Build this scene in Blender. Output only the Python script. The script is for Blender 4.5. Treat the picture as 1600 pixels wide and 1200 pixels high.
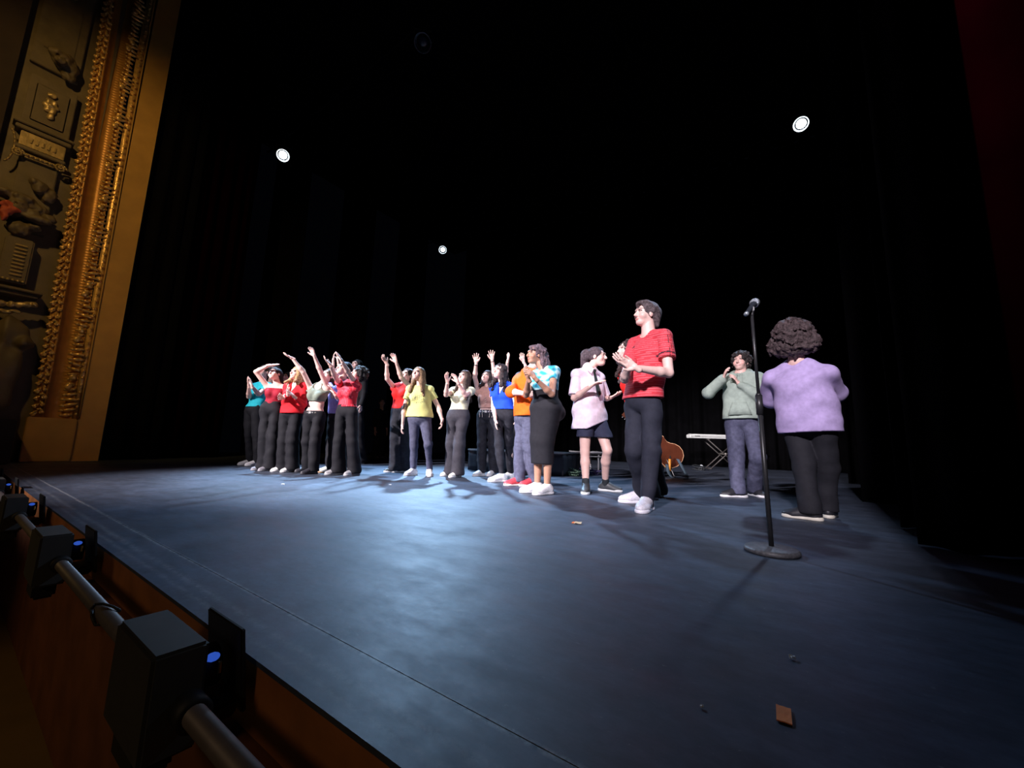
import bpy, bmesh, math, random
import numpy as np
from mathutils import Vector, Matrix
random.seed(7); rng = np.random.default_rng(7)
for o in list(bpy.data.objects): bpy.data.objects.remove(o)
SC = bpy.context.scene; COL = SC.collection
PI = math.pi; rad = math.radians

# ------------------------------------------------------------ camera
F = 625.0; PITCH = rad(8.5); ROLL = rad(1.8); YAW = rad(35.3); CH = 0.53
_f0 = np.array([-math.sin(YAW), math.cos(YAW), 0]); _r0 = np.array([math.cos(YAW), math.sin(YAW), 0]); _u0 = np.array([0, 0, 1.])
FW = _f0*math.cos(PITCH) + _u0*math.sin(PITCH); _uc = -_f0*math.sin(PITCH) + _u0*math.cos(PITCH)
RT = _r0*math.cos(ROLL) + _uc*math.sin(ROLL); UP = -_r0*math.sin(ROLL) + _uc*math.cos(ROLL)
CAM = np.array([0, 0, CH])
cd = bpy.data.cameras.new('camera'); co = bpy.data.objects.new('camera', cd); COL.objects.link(co)
cd.sensor_fit = 'HORIZONTAL'; cd.sensor_width = 36; cd.lens = F/1600*36; cd.clip_start = 0.05; cd.clip_end = 100
co.matrix_world = Matrix(((RT[0], UP[0], -FW[0], 0), (RT[1], UP[1], -FW[1], 0), (RT[2], UP[2], -FW[2], CH), (0, 0, 0, 1)))
SC.camera = co

# ------------------------------------------------------------ world, lights, exposure
w = bpy.data.worlds.new('world'); SC.world = w; w.use_nodes = True
w.node_tree.nodes['Background'].inputs[0].default_value = (0.10, 0.12, 0.22, 1)
w.node_tree.nodes['Background'].inputs[1].default_value = 0.004
SC.view_settings.view_transform = 'Standard'; SC.view_settings.look = 'None'
SC.view_settings.gamma = 1; SC.view_settings.use_curve_mapping = False
SC.view_settings.exposure = 0.0
def spot(name, loc, target, power, col, angle=50, blend=0.6, size=0.15):
    l = bpy.data.lights.new(name, 'SPOT'); l.energy = power; l.color = col; l.spot_size = rad(angle); l.spot_blend = blend; l.shadow_soft_size = size
    o = bpy.data.objects.new(name, l); COL.objects.link(o); o.location = loc
    d = Vector(target) - Vector(loc)
    if name == 'backlight': o.location = Vector(loc) + d.normalized()*.40   # just outside the lens of its fixture
    o.rotation_euler = d.to_track_quat('-Z', 'Y').to_euler(); return o
COOL = (0.74, 0.86, 1.0)
LAMPS = [(-9.35, 3.71, 7.0), (0.47, 9.0, 7.0), (-9.45, 9.02, 7.0)]
spot('backlight', LAMPS[0], (-5.4, 3.9, 0), 7500, (0.42, 0.68, 1.0), 42, 1.0)
spot('backlight', LAMPS[1], (-2.6, 4.0, 0), 1500, (0.50, 0.70, 1.0), 46, 1.0)
spot('backlight', LAMPS[2], (-4.1, 4.4, 0), 7800, (0.40, 0.66, 1.0), 38, 1.0)
# front of house spots above the audience
spot('front_light', (-7.5, -6.0, 6.0), (-5.0, 4.1, 1.1), 15000, (1.0, 0.90, 0.93), 37, 0.8, 0.10)
spot('front_light', (0.3, -6.5, 6.0), (-1.6, 5.1, 1.25), 8600, (0.98, 0.90, 1.0), 31, 0.9, 0.3)
# warm house light on the gilded proscenium, then unseen fills added for the pit
spot('house_light', (-4.5, -2.5, 7.5), (-10.2, 1.0, 4.6), 620, (1.0, 0.62, 0.20), 62, 0.9, 0.15)
spot('pit_fill', (-0.2, -1.6, 1.3), (-1.6, 0.3, -0.7), 12, (1.0, 0.70, 0.42), 120, 0.9, 0.2)  # unseen fill, added to bring up the fascia
spot('pit_fill', (-4.2, -1.8, 1.4), (-3.3, .1, -1.0), 22, (1.0, 0.66, 0.26), 80, 0.9, 0.2)  # another added fill, brightens the pit floor at the left

# ------------------------------------------------------------ helpers
def mat(name, col, rough=0.6, metal=0.0, var=0.12, scale=20, bump=0.0, bscale=80, sheen=0.0, emit=None, es=0, attr=False, spec=0.5, coat=0):
    m = bpy.data.materials.new(name); m.use_nodes = True; nt = m.node_tree; b = nt.nodes['Principled BSDF']
    b.inputs['Roughness'].default_value = rough; b.inputs['Metallic'].default_value = metal
    b.inputs['Specular IOR Level'].default_value = spec
    if sheen: b.inputs['Sheen Weight'].default_value = sheen
    if coat: b.inputs['Coat Weight'].default_value = coat
    tc = nt.nodes.new('ShaderNodeTexCoord'); n = nt.nodes.new('ShaderNodeTexNoise'); n.inputs['Scale'].default_value = scale; n.inputs['Detail'].default_value = 4
    nt.links.new(tc.outputs['Object'], n.inputs['Vector'])
    mr = nt.nodes.new('ShaderNodeMapRange'); mr.inputs[3].default_value = 1-var; mr.inputs[4].default_value = 1+var; mr.inputs[1].default_value = .3; mr.inputs[2].default_value = .7
    nt.links.new(n.outputs['Fac'], mr.inputs[0])
    vm = nt.nodes.new('ShaderNodeVectorMath'); vm.operation = 'SCALE'; nt.links.new(mr.outputs[0], vm.inputs['Scale'])
    if attr:
        a = nt.nodes.new('ShaderNodeAttribute'); a.attribute_name = 'Col'; nt.links.new(a.outputs['Color'], vm.inputs[0])
    else: vm.inputs[0].default_value = col[:3]
    nt.links.new(vm.outputs[0], b.inputs['Base Color'])
    if bump:
        n2 = nt.nodes.new('ShaderNodeTexNoise'); n2.inputs['Scale'].default_value = bscale; n2.inputs['Detail'].default_value = 3
        nt.links.new(tc.outputs['Object'], n2.inputs['Vector'])
        bp = nt.nodes.new('ShaderNodeBump'); bp.inputs['Strength'].default_value = bump; bp.inputs['Distance'].default_value = 0.01
        nt.links.new(n2.outputs['Fac'], bp.inputs['Height']); nt.links.new(bp.outputs[0], b.inputs['Normal'])
    if emit: b.inputs['Emission Color'].default_value = (*emit, 1); b.inputs['Emission Strength'].default_value = es
    return m
_mc = {}
def M(name, *a, **k):
    if name not in _mc: _mc[name] = mat(name, *a, **k)
    return _mc[name]
def tag(o, label=None, cat=None, group=None, kind=None):
    if label: o['label'] = label
    if cat: o['category'] = cat
    if group: o['group'] = group
    if kind: o['kind'] = kind
    return o
def empty(name, loc, rz=0, label=None, cat=None, group=None):
    o = bpy.data.objects.new(name, None); COL.objects.link(o); o.location = loc; o.rotation_euler = (0, 0, rz); o.empty_display_size = 0.1
    return tag(o, label, cat, group)
def link_mesh(name, me, m, parent=None):
    o = bpy.data.objects.new(name, me); COL.objects.link(o)
    if m is not None and not me.materials: me.materials.append(m)
    if parent: o.parent = parent
    return o
class MB:
    def __init__(s): s.bm = bmesh.new()
    def box(s, c, d, rot=None, bev=0.0):
        bm = bmesh.new(); bmesh.ops.create_cube(bm, size=1)
        bmesh.ops.scale(bm, vec=d, verts=bm.verts)
        if bev: bmesh.ops.bevel(bm, geom=bm.edges[:], offset=bev, segments=2, affect='EDGES')
        if rot is not None: bmesh.ops.rotate(bm, cent=(0, 0, 0), matrix=rot, verts=bm.verts)
        bmesh.ops.translate(bm, vec=c, verts=bm.verts); s._m(bm); return s
    def _m(s, bm):
        me = bpy.data.meshes.new('t'); bm.to_mesh(me); bm.free(); s.bm.from_mesh(me); bpy.data.meshes.remove(me)
    def cyl(s, a, b, r, r2=None, n=14):
        a = Vector(a); b = Vector(b); d = b-a; bm = bmesh.new()
        bmesh.ops.create_cone(bm, cap_ends=True, segments=n, radius1=r, radius2=r if r2 is None else r2, depth=d.length)
        bmesh.ops.rotate(bm, cent=(0, 0, 0), matrix=d.to_track_quat('Z', 'Y').to_matrix(), verts=bm.verts)
        bmesh.ops.translate(bm, vec=(a+b)/2, verts=bm.verts); s._m(bm); return s
    def ball(s, c, r, sub=2, rot=None):
        bm = bmesh.new(); bmesh.ops.create_icosphere(bm, subdivisions=sub, radius=1)
        bmesh.ops.scale(bm, vec=(r, r, r) if isinstance(r, (int, float)) else r, verts=bm.verts)
        if rot is not None: bmesh.ops.rotate(bm, cent=(0, 0, 0), matrix=rot, verts=bm.verts)
        bmesh.ops.translate(bm, vec=c, verts=bm.verts); s._m(bm); return s
    def tube(s, pts, r, n=8):
        for i in range(len(pts)-1): s.cyl(pts[i], pts[i+1], r, n=n)
        for p in pts[1:-1]: s.ball(p, r*1.0, 1)
        return s
    def lathe(s, prof, c=(0, 0, 0), n=32, rot=None):
        bm = bmesh.new(); rings = []
        for (r, z) in prof: rings.append([bm.verts.new((r*math.cos(2*PI*k/n), r*math.sin(2*PI*k/n), z)) for k in range(n)])
        for i in range(len(rings)-1):
            for k in range(n): bm.faces.new((rings[i][k], rings[i][(k+1) % n], rings[i+1][(k+1) % n], rings[i+1][k]))
        bm.faces.new(rings[0][::-1]); bm.faces.new(rings[-1])
        if rot is not None: bmesh.ops.rotate(bm, cent=(0, 0, 0), matrix=rot, verts=bm.verts)
        bmesh.ops.translate(bm, vec=c, verts=bm.verts); s._m(bm); return s
    def build(s, name, m, parent=None, smooth=False):
        me = bpy.data.meshes.new(name); s.bm.to_mesh(me); s.bm.free()
        if smooth: me.polygons.foreach_set('use_smooth', [True]*len(me.polygons))
        return link_mesh(name, me, m, parent)
def grid_mesh(name, P, m, parent=None, smooth=True, thick=0.0):
    """P: array (nu,nv,3)"""
    nu, nv = P.shape[:2]; me = bpy.data.meshes.new(name)
    i = np.arange((nu-1)*(nv-1)); a = (i//(nv-1))*nv + i % (nv-1)
    q = np.stack([a, a+nv, a+nv+1, a+1], 1)
    me.from_pydata(P.reshape(-1, 3).tolist(), [], q.tolist())
    if smooth: me.polygons.foreach_set('use_smooth', [True]*len(me.polygons))
    o = link_mesh(name, me, m, parent)
    if thick: md = o.modifiers.new('s', 'SOLIDIFY'); md.thickness = thick; md.offset = 0
    return o
def ray(px, py): return FW*F + RT*(px-800) + UP*(600-py)
def gnd(px, py, z=0.0):
    r = ray(px, py); return CAM + r*((z-CH)/r[2])

# ------------------------------------------------------------ implicit surfaces (for bodies, clothes and carved work)
class Field:
    def __init__(s, lo, hi, h):
        s.lo = np.array(lo, float); s.h = h; n = np.maximum(np.ceil((np.array(hi)-s.lo)/h).astype(int)+1, 4); s.n = n
        s.ax = [(s.lo[i]+np.arange(n[i])*h).astype(np.float32) for i in range(3)]
        s.d = np.full(n, 1.0, np.float32)
    def _sl(s, lo, hi):
        out = []
        for i in range(3):
            a = int(max(0, math.floor((lo[i]-s.lo[i])/s.h))); b = int(min(s.n[i], math.ceil((hi[i]-s.lo[i])/s.h)+1))
            if b <= a: return None
            out.append(slice(a, b))
        return tuple(out)
    def ev(s, fn, lo, hi, k, mode):
        pad = k + 2.5*s.h; sl = s._sl(np.array(lo)-pad, np.array(hi)+pad)
        if sl is None: return
        X = s.ax[0][sl[0]][:, None, None]; Y = s.ax[1][sl[1]][None, :, None]; Z = s.ax[2][sl[2]][None, None, :]
        v = fn(X, Y, Z); d = s.d[sl]
        if mode == 'u':
            r = np.minimum(d, v)
            if k > 0: hh = np.clip(k-np.abs(d-v), 0, None)/k; r = r-hh*hh*k*0.25
        else:
            v = -v; r = np.maximum(d, v)
            if k > 0: hh = np.clip(k-np.abs(d-v), 0, None)/k; r = r+hh*hh*k*0.25
        s.d[sl] = r
    def cone(s, a, b, ra, rb=None, k=0.02, mode='u'):
        rb = ra if rb is None else rb
        a = np.array(a, float); b = np.array(b, float); ba = b-a; L2 = float(ba@ba)+1e-9; R = max(ra, rb)
        def fn(X, Y, Z):
            x = X-a[0]; y = Y-a[1]; z = Z-a[2]; t = np.clip((x*ba[0]+y*ba[1]+z*ba[2])/L2, 0, 1)
            return np.sqrt((x-t*ba[0])**2+(y-t*ba[1])**2+(z-t*ba[2])**2)-(ra+(rb-ra)*t)
        s.ev(fn, np.minimum(a, b)-R, np.maximum(a, b)+R, k, mode)
    def econe(s, a, b, ra, rb, side, k=0.02, mode='u'):
        """elliptic cross sections: ra=(half width along side, half depth)"""
        a = np.array(a, float); b = np.array(b, float); ba = b-a; L = float(np.linalg.norm(ba)); w = ba/L
        u = np.array(side, float); u = u-w*(u@w); u /= np.linalg.norm(u); v = np.cross(w, u); R = max(*ra, *rb)
        def fn(X, Y, Z):
            x = X-a[0]; y = Y-a[1]; z = Z-a[2]; h = x*w[0]+y*w[1]+z*w[2]; t = np.clip(h/L, 0, 1); e = h-t*L
            ru = ra[0]+(rb[0]-ra[0])*t; rv = ra[1]+(rb[1]-ra[1])*t; m = np.minimum(ru, rv)
            return (np.sqrt(((x*u[0]+y*u[1]+z*u[2])/ru)**2+((x*v[0]+y*v[1]+z*v[2])/rv)**2+(e/m)**2)-1)*m
        s.ev(fn, np.minimum(a, b)-R, np.maximum(a, b)+R, k, mode)
    def ell(s, c, r, rot=None, k=0.02, mode='u'):
        c = np.array(c, float); R = max(r); m = min(r); A = np.eye(3) if rot is None else np.array(rot)
        def fn(X, Y, Z):
            x = X-c[0]; y = Y-c[1]; z = Z-c[2]
            q = np.sqrt(((x*A[0, 0]+y*A[1, 0]+z*A[2, 0])/r[0])**2+((x*A[0, 1]+y*A[1, 1]+z*A[2, 1])/r[1])**2+((x*A[0, 2]+y*A[1, 2]+z*A[2, 2])/r[2])**2)
            return (q-1)*m
        s.ev(fn, c-R, c+R, k, mode)
    def plane(s, p, n):
        """keep the side where (x-p).n < 0"""
        n = np.array(n, float); n /= np.linalg.norm(n); p = np.array(p, float)
        X, Y, Z = s.ax; v = (X[:, None, None]-p[0])*n[0]+(Y[None, :, None]-p[1])*n[1]+(Z[None, None, :]-p[2])*n[2]
        s.d = np.maximum(s.d, v).astype(np.float32)
    def wrinkle(s, amp, fr, seed=0, stretch=(1, 1, 1)):
        r = np.random.default_rng(seed); m = np.abs(s.d) < (abs(amp)*2+2*s.h); I = np.nonzero(m)
        P = np.stack([s.ax[i][I[i]] for i in range(3)], 1)*np.array(stretch, np.float32)*fr
        q = P + 0.9*np.sin(P[:, [1, 2, 0]]*0.7+r.uniform(0, 6, 3)); v = 0
        for _ in range(5):
            d = r.normal(size=3); d /= np.linalg.norm(d); v = v+np.sin(q@d*r.uniform(.7, 1.7)+r.uniform(0, 6))
        s.d[m] += (amp*v/2.2).astype(np.float32)
    def mesh(s):
        d = s.d; d[0], d[-1], d[:, 0], d[:, -1], d[:, :, 0], d[:, :, -1] = 1, 1, 1, 1, 1, 1
        sg = d < 0; c = np.zeros(s.n-1, np.int8)
        for i in (0, 1):
            for j in (0, 1):
                for k in (0, 1): c += sg[i:s.n[0]-1+i, j:s.n[1]-1+j, k:s.n[2]-1+k]
        I = np.stack(np.nonzero((c > 0) & (c < 8)), 1)
        if len(I) == 0: return np.zeros((0, 3)), np.zeros((0, 4), int)
        idx = np.full(c.shape, -1, np.int32); idx[I[:, 0], I[:, 1], I[:, 2]] = np.arange(len(I))
        acc = np.zeros((len(I), 3), np.float32); cnt = np.zeros(len(I), np.float32)
        for ax in range(3):
            o1, o2 = [q for q in range(3) if q != ax]
            for p in (0, 1):
                for q in (0, 1):
                    A = I.copy(); A[:, o1] += p; A[:, o2] += q; B = A.copy(); B[:, ax] += 1
                    da = d[A[:, 0], A[:, 1], A[:, 2]]; db = d[B[:, 0], B[:, 1], B[:, 2]]; m = (da < 0) != (db < 0)
                    t = np.where(m, da/np.where(m, da-db, 1), 0)
                    pos = (A-I).astype(np.float32); pos[:, ax] += t
                    acc += pos*m[:, None]; cnt += m
        V = (I+acc/cnt[:, None])*s.h+s.lo; Q = []
        for ax in range(3):
            o1, o2 = (ax+1) % 3, (ax+2) % 3
            a = [slice(None)]*3; b = [slice(None)]*3; a[ax] = slice(0, -1); b[ax] = slice(1, None)
            m = sg[tuple(a)] != sg[tuple(b)]; E = np.stack(np.nonzero(m), 1)
            E = E[(E[:, o1] > 0) & (E[:, o2] > 0) & (E[:, o1] < s.n[o1]-1) & (E[:, o2] < s.n[o2]-1)]
            neg = sg[E[:, 0], E[:, 1], E[:, 2]]; cs = []
            for (p, q) in ((0, 0), (1, 0), (1, 1), (0, 1)):
                C = E.copy(); C[:, o1] -= p; C[:, o2] -= q; cs.append(idx[C[:, 0], C[:, 1], C[:, 2]])
            q = np.stack(cs, 1); q = np.where(neg[:, None], q, q[:, ::-1]); Q.append(q)
        return V, np.concatenate(Q)
def sdf_obj(name, pieces, m, parent=None, colfn=None):
    V = []; Q = []; C = []; n = 0
    for p in pieces:
        f = p[0] if isinstance(p, tuple) else p; v, q = f.mesh()
        if len(v) == 0: continue
        V.append(v); Q.append(q+n); n += len(v)
        cf = p[1] if isinstance(p, tuple) else colfn
        if cf is not None: C.append(cf(v))
    V = np.concatenate(V); Q = np.concatenate(Q).astype(np.int32)
    me = bpy.data.meshes.new(name); me.vertices.add(len(V)); me.vertices.foreach_set('co', V.astype(np.float32).ravel())
    me.loops.add(len(Q)*4); me.loops.foreach_set('vertex_index', Q.ravel()); me.polygons.add(len(Q))
    me.polygons.foreach_set('loop_start', np.arange(len(Q), dtype=np.int32)*4)
    me.update(calc_edges=True); me.polygons.foreach_set('use_smooth', np.ones(len(Q), bool))
    if C:
        C = np.concatenate(C); a = me.color_attributes.new('Col', 'FLOAT_COLOR', 'POINT')
        a.data.foreach_set('color', np.concatenate([C, np.ones((len(C), 1))], 1).astype(np.float32).ravel())
    return link_mesh(name, me, m, parent)
def nrm(v): v = np.array(v, float); return v/(np.linalg.norm(v)+1e-9)

# ------------------------------------------------------------ structure
EDGE = 0.54; WX = -10.2
def floor_mat():
    m = bpy.data.materials.new('stage_floor_paint'); m.use_nodes = True; nt = m.node_tree; b = nt.nodes['Principled BSDF']
    N = nt.nodes.new; L = nt.links.new
    tc = N('ShaderNodeTexCoord')
    def noise(sc, det, stretch=None, rough=.55):
        n = N('ShaderNodeTexNoise'); n.inputs['Scale'].default_value = sc; n.inputs['Detail'].default_value = det; n.inputs['Roughness'].default_value = rough
        if stretch:
            mp = N('ShaderNodeMapping'); mp.inputs['Scale'].default_value = stretch; L(tc.outputs['Object'], mp.inputs[0]); L(mp.outputs[0], n.inputs['Vector'])
        else: L(tc.outputs['Object'], n.inputs['Vector'])
        return n.outputs['Fac']
    def ramp(v, a, c, p, q):
        r = N('ShaderNodeMapRange'); r.inputs[1].default_value = a; r.inputs[2].default_value = c; r.inputs[3].default_value = p; r.inputs[4].default_value = q; L(v, r.inputs[0]); return r.outputs[0]
    def math_(op, a, c):
        r = N('ShaderNodeMath'); r.operation = op
        for i, v in enumerate((a, c)):
            if isinstance(v, (int, float)): r.inputs[i].default_value = v
            else: L(v, r.inputs[i])
        return r.outputs[0]
    big = ramp(noise(0.9, 5), .3, .7, .62, 1.38); mid = ramp(noise(4.5, 6, (1, 2.2, 1), .7), .3, .7, .62, 1.40)
    v = math_('MULTIPLY', math_('MULTIPLY', big, mid), ramp(noise(21, 5, (1, 1.5, 1), .75), .3, .7, .78, 1.24))
    # chalky scuffs: sparse flecks and smears
    fl = ramp(noise(38, 3, (1, 1.6, 1)), .69, .76, 0, .5); sm = math_('MULTIPLY', ramp(noise(2.3, 5), .60, .72, 0, 1), ramp(noise(17, 5, (1, 3, 1), .75), .52, .68, 0, .55))
    sp = N('ShaderNodeSeparateXYZ'); L(tc.outputs['Object'], sp.inputs[0])
    # worn chalk lines along the mat joints parallel to the stage edge
    def line(y0, wd, amt):
        wob = math_('MULTIPLY', math_('SUBTRACT', noise(1.4, 3), .5), .03)
        dd = math_('ABSOLUTE', math_('SUBTRACT', math_('ADD', sp.outputs['Y'], wob), y0), 0)
        return math_('MULTIPLY', ramp(dd, 0, wd, amt, 0), ramp(noise(26, 5, (1, 1, 1), .8), .40, .62, 0, 1))
    ch = math_('ADD', math_('ADD', fl, sm), math_('ADD', line(.688, .012, 1.3), math_('ADD', line(.60, .02, .5), line(.555, .014, .4))))
    mx = N('ShaderNodeMix'); mx.data_type = 'RGBA'; L(math_('MINIMUM', ch, 1.0), mx.inputs[0])
    sc = N('ShaderNodeVectorMath'); sc.operation = 'SCALE'; sc.inputs[0].default_value = (0.040, 0.053, 0.082); L(v, sc.inputs['Scale'])
    L(sc.outputs[0], mx.inputs[6]); mx.inputs[7].default_value = (0.24, 0.25, 0.27, 1)
    L(mx.outputs[2], b.inputs['Base Color'])
    L(ramp(noise(2.6, 6, (1, 1.7, 1), .7), .3, .7,   .45, .62), b.inputs['Roughness']); b.inputs['Specular IOR Level'].default_value = .5
    bp = N('ShaderNodeBump'); bp.inputs['Strength'].default_value = .25; bp.inputs['Distance'].default_value = .006
    L(noise(9, 6), bp.inputs['Height']); L(bp.outputs[0], b.inputs['Normal']); return m
FLM = floor_mat()
BLK = M('black_velvet', (0.0025, 0.0024, 0.003), 0.95, var=.3, scale=3, spec=.05)
REDV = M('dark_red_velvet', (0.0050, 0.0001, 0.0005), 1.0, var=.3, scale=3, spec=.0)
# stage deck: floor mats (a long front strip and the wide field behind it), a few mm proud of each other
mb = MB(); mb.box((-5, (.512+.691)/2, -.006), (11.0, .691-.512, .012)); fl2 = mb.build('floor_edge_strip', FLM); fl2['kind'] = 'structure'; fl2.name = 'trim_1'
fm = MB(); fm.box((-5.0, (.69+16)/2, -.03), (19.0, 16-.69, .062)); fl = fm.build('floor', FLM); fl['kind'] = 'structure'
# fascia of the stage, facing the pit
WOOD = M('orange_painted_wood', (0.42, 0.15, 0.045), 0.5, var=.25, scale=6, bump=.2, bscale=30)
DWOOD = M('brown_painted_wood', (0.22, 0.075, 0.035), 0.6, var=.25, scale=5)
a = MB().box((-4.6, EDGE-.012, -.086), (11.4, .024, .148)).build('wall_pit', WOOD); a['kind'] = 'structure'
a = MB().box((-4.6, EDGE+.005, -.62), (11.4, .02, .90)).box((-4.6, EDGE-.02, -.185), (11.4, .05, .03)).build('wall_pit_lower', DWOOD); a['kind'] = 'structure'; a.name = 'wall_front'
a = MB().box((-4.6, -1.6, -1.08), (12, 4.3, .06)).build('floor_pit', M('pit_floor', (0.22, 0.13, 0.035), 0.7, scale=3)); a['kind'] = 'structure'; a.name = 'floor_lower'
# drapes
def drape(name, p0, p1, z1, m, amp=.07, wl=.33, seed=0, label=None, kind=None):
    p0 = np.array(p0, float); p1 = np.array(p1, float); L = np.linalg.norm(p1-p0); t = (p1-p0)/L; n = np.array([-t[1], t[0]])
    r = np.random.default_rng(seed); nu = int(L/.035)+2; nv = 14; u = np.linspace(0, L, nu); ph = u/wl*2*PI+1.2*np.sin(u*1.7+r.uniform(0, 6))+.6*np.sin(u*5.3+r.uniform(0, 6))
    P = np.zeros((nu, nv, 3))
    for j, z in enumerate(np.linspace(0.012, z1, nv)):
        off = amp*np.sin(ph)*(1+.15*math.sin(z*1.3))+amp*.35*np.sin(ph*2.3+1)
        q = p0[None]+t[None]*u[:, None]+n[None]*off[:, None]; P[:, j, :2] = q; P[:, j, 2] = z
    o = grid_mesh(name, P, m, thick=.012)
    if kind: o['kind'] = kind
    else: tag(o, label, 'curtain')
    return o
drape('wall_back', (-13.5, 14.6), (7, 14.6), 10.5, BLK, .09, .5, 1, kind='structure')
for i, y in enumerate((5.2, 7.6, 10.2)):
    drape('stage_curtain', (-11.0-.25*i, y), (-13.6, y+.1), 10.5, BLK, .06, .3, 10+i, ['black wing drape at the left, just behind the dark red one', 'black wing drape at the left, middle one of three', 'black wing drape at the left, nearest the backdrop'][i])
drape('stage_curtain', (-10.75, 2.5), (-11.2, 3.9), 10.5, REDV, .07, .28, 5, 'dark red curtain hanging just behind the gilded frame at the left')
drape('stage_curtain', (-10.32, 1.76), (-10.6, 2.6), 10.5, BLK, .03, .3, 6, 'black drape hanging right at the edge of the gilded frame')
LG = [(.56, 3.42, 2.6, 3.2, 'black wing drape at the right, nearest the front of the stage'), (.60, 4.25, 3, 4.2, 'black wing drape at the right, second from the front'),
      (.58, 6.1, 3.4, 6.0, 'black wing drape at the right, third from the front'), (.74, 9.6, 4.2, 9.6, 'black wing drape at the right, furthest back')]
for i, (x, y, x1, y1, lb) in enumerate(LG): drape('stage_curtain', (x, y), (x1, y1), 10.5, BLK, .07, .32, 20+i, lb)
drape('stage_curtain', (.50, 1.62), (2.2, 1.9), 10.5, REDV, .05, .26, 30, 'dark red curtain gathered at the far right edge')
a = MB().box((-5, 7.3, 10.6), (19, 14.8, .1)).build('ceiling', BLK); a['kind'] = 'structure'

# ---- gilded proscenium side and boxes wall
GOLD = M('antique_gilding', (0.74, 0.45, 0.13), 0.28, 0.4, var=.3, scale=14, bump=.35, bscale=60)
OCHRE = M('ochre_wall_paint', (0.50, 0.27, 0.05), 0.6, var=.1, scale=4)
OCHRE2 = M('deep_ochre_cove', (0.46, 0.22, 0.045), 0.42, .35, var=.15, scale=8)
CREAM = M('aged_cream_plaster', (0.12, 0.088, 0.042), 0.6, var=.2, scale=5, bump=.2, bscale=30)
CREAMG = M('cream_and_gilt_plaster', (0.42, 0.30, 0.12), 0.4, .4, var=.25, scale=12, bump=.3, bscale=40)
BOX_SHADE = M('box_opening_shade', (0.03, 0.018, 0.01), 0.9, var=.2, scale=3)  # shade of the box opening, put into the colour
def lean(z): return -.020*max(0, z-.8)
arch = MB().box((WX-.12, 1.54, 5.25), (.24, .34, 10.5)).build('wall_left', OCHRE); arch['kind'] = 'structure'
# base block under the mouldings
MB().box((WX-.07, 1.08, .36), (.26, .56, .72), bev=.012).build('plinth', OCHRE, arch)
MB().box((WX+.0, 1.30, .36), (.06, .10, .70), bev=.01).build('plinth_step', OCHRE, arch)
# cove
nz = 760; zz = np.linspace(.72, 10.4, nz); nu = 12; P = np.zeros((nu, nz, 3))
for i in range(nu):
    t = i/(nu-1); y = .98+.31*t
    P[i, :, 0] = WX-.10*math.sin(PI*min(1, t*1.05))+.012*(t > .9)
    P[i, :, 1] = y+np.array([lean(z) for z in zz]); P[i, :, 2] = zz
    if t > .42: P[i, :, 0] += (t-.35)*.020*np.abs(np.sin(zz*PI/.052+1.2*t))
cv = grid_mesh('cove', P, OCHRE2, arch)
grid_mesh('fillet', np.array([[[WX+.015, .955+lean(z)+dy, z] for z in np.linspace(.72, 10.4, 12)] for dy in (0, .028)]), OCHRE2, arch, thick=.02)
grid_mesh('fillet', np.array([[[WX+.015, 1.365+.3*lean(z)+dy, z] for z in np.linspace(.72, 10.4, 12)] for dy in (0, .02)]), OCHRE, arch, thick=.02)
grid_mesh('moulding_bed', np.array([[[WX-.004, 1.275+.35*lean(z)+dy, z] for z in np.linspace(.72, 10.4, 12)] for dy in (0, .115)]), GOLD, arch, thick=.01)
grid_mesh('moulding_bed', np.array([[[WX+.004, .845+lean(z)+dy, z] for z in np.linspace(.72, 10.4, 12)] for dy in (0, .115)]), OCHRE2, arch, thick=.01)
# leaf, bead and ribbon ornaments, each its own piece
def inst(name, proto_me, loc, rot, sc, parent, m=None):
    o = bpy.data.objects.new(name, proto_me); COL.objects.link(o); o.parent = parent; o.location = loc; o.rotation_euler = rot; o.scale = sc if hasattr(sc, '__len__') else (sc,)*3; return o
def proto(mb, m):
    me = bpy.data.meshes.new('ornament'); mb.bm.to_mesh(me); mb.bm.free(); me.materials.append(m); me.polygons.foreach_set('use_smooth', [True]*len(me.polygons)); return me
def leafshape():
    mb = MB(); mb.ball((0, 0, 0), (.022, .030, .062), 1); mb.ball((.012, 0, .035), (.020, .012, .030), 1); mb.ball((.008, .02, -.02), (.016, .014, .028), 1); mb.ball((.008, -.02, -.02), (.016, .014, .028), 1); return mb
leaf_me = proto(leafshape(), GOLD)
bead_me = proto(MB().ball((0, 0, 0), .024, 2), GOLD)
boss_me = proto(MB().ball((0, 0, 0), (.030, .040, .060), 2).ball((.012, 0, .05), (.02, .035, .02), 1), GOLD)
rib_me = proto(MB().ball((0, 0, 0), (.024, .11, .030), 1).ball((.012, -.085, 0), (.020, .04, .024), 1), GOLD)
z = .80; i = 0
while z < 9.9:
    for s in (-1, 1): inst('acanthus_leaf', leaf_me, (WX+.02, .895+lean(z)+s*.036, z+.02*s), (s*.55+random.uniform(-.25, .25), 0, random.uniform(-.5, .5)), random.uniform(.85, 1.15), arch)
    if i % 2 == 0: inst('flower', bead_me, (WX+.045, .895+lean(z), z+.05), (0, 0, 0), .8, arch)
    z += .125; i += 1
z = .80
while z < 9.9:
    inst('bead', bead_me, (WX+.03, 1.330+.35*lean(z), z), (0, 0, 0), (.8, .8, 1.1), arch); z += .128
z = .78; i = 0
while z < 9.9:
    ph = math.sin(i*.71); inst('laurel_leaf', rib_me, (WX+.018, 1.225+.5*lean(z)+.012*ph, z), (random.uniform(-.3, .3), 0, random.uniform(-.3, .3)), (1, .8+.25*ph, random.uniform(.9, 1.2)), arch); z += .088; i += 1
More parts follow.
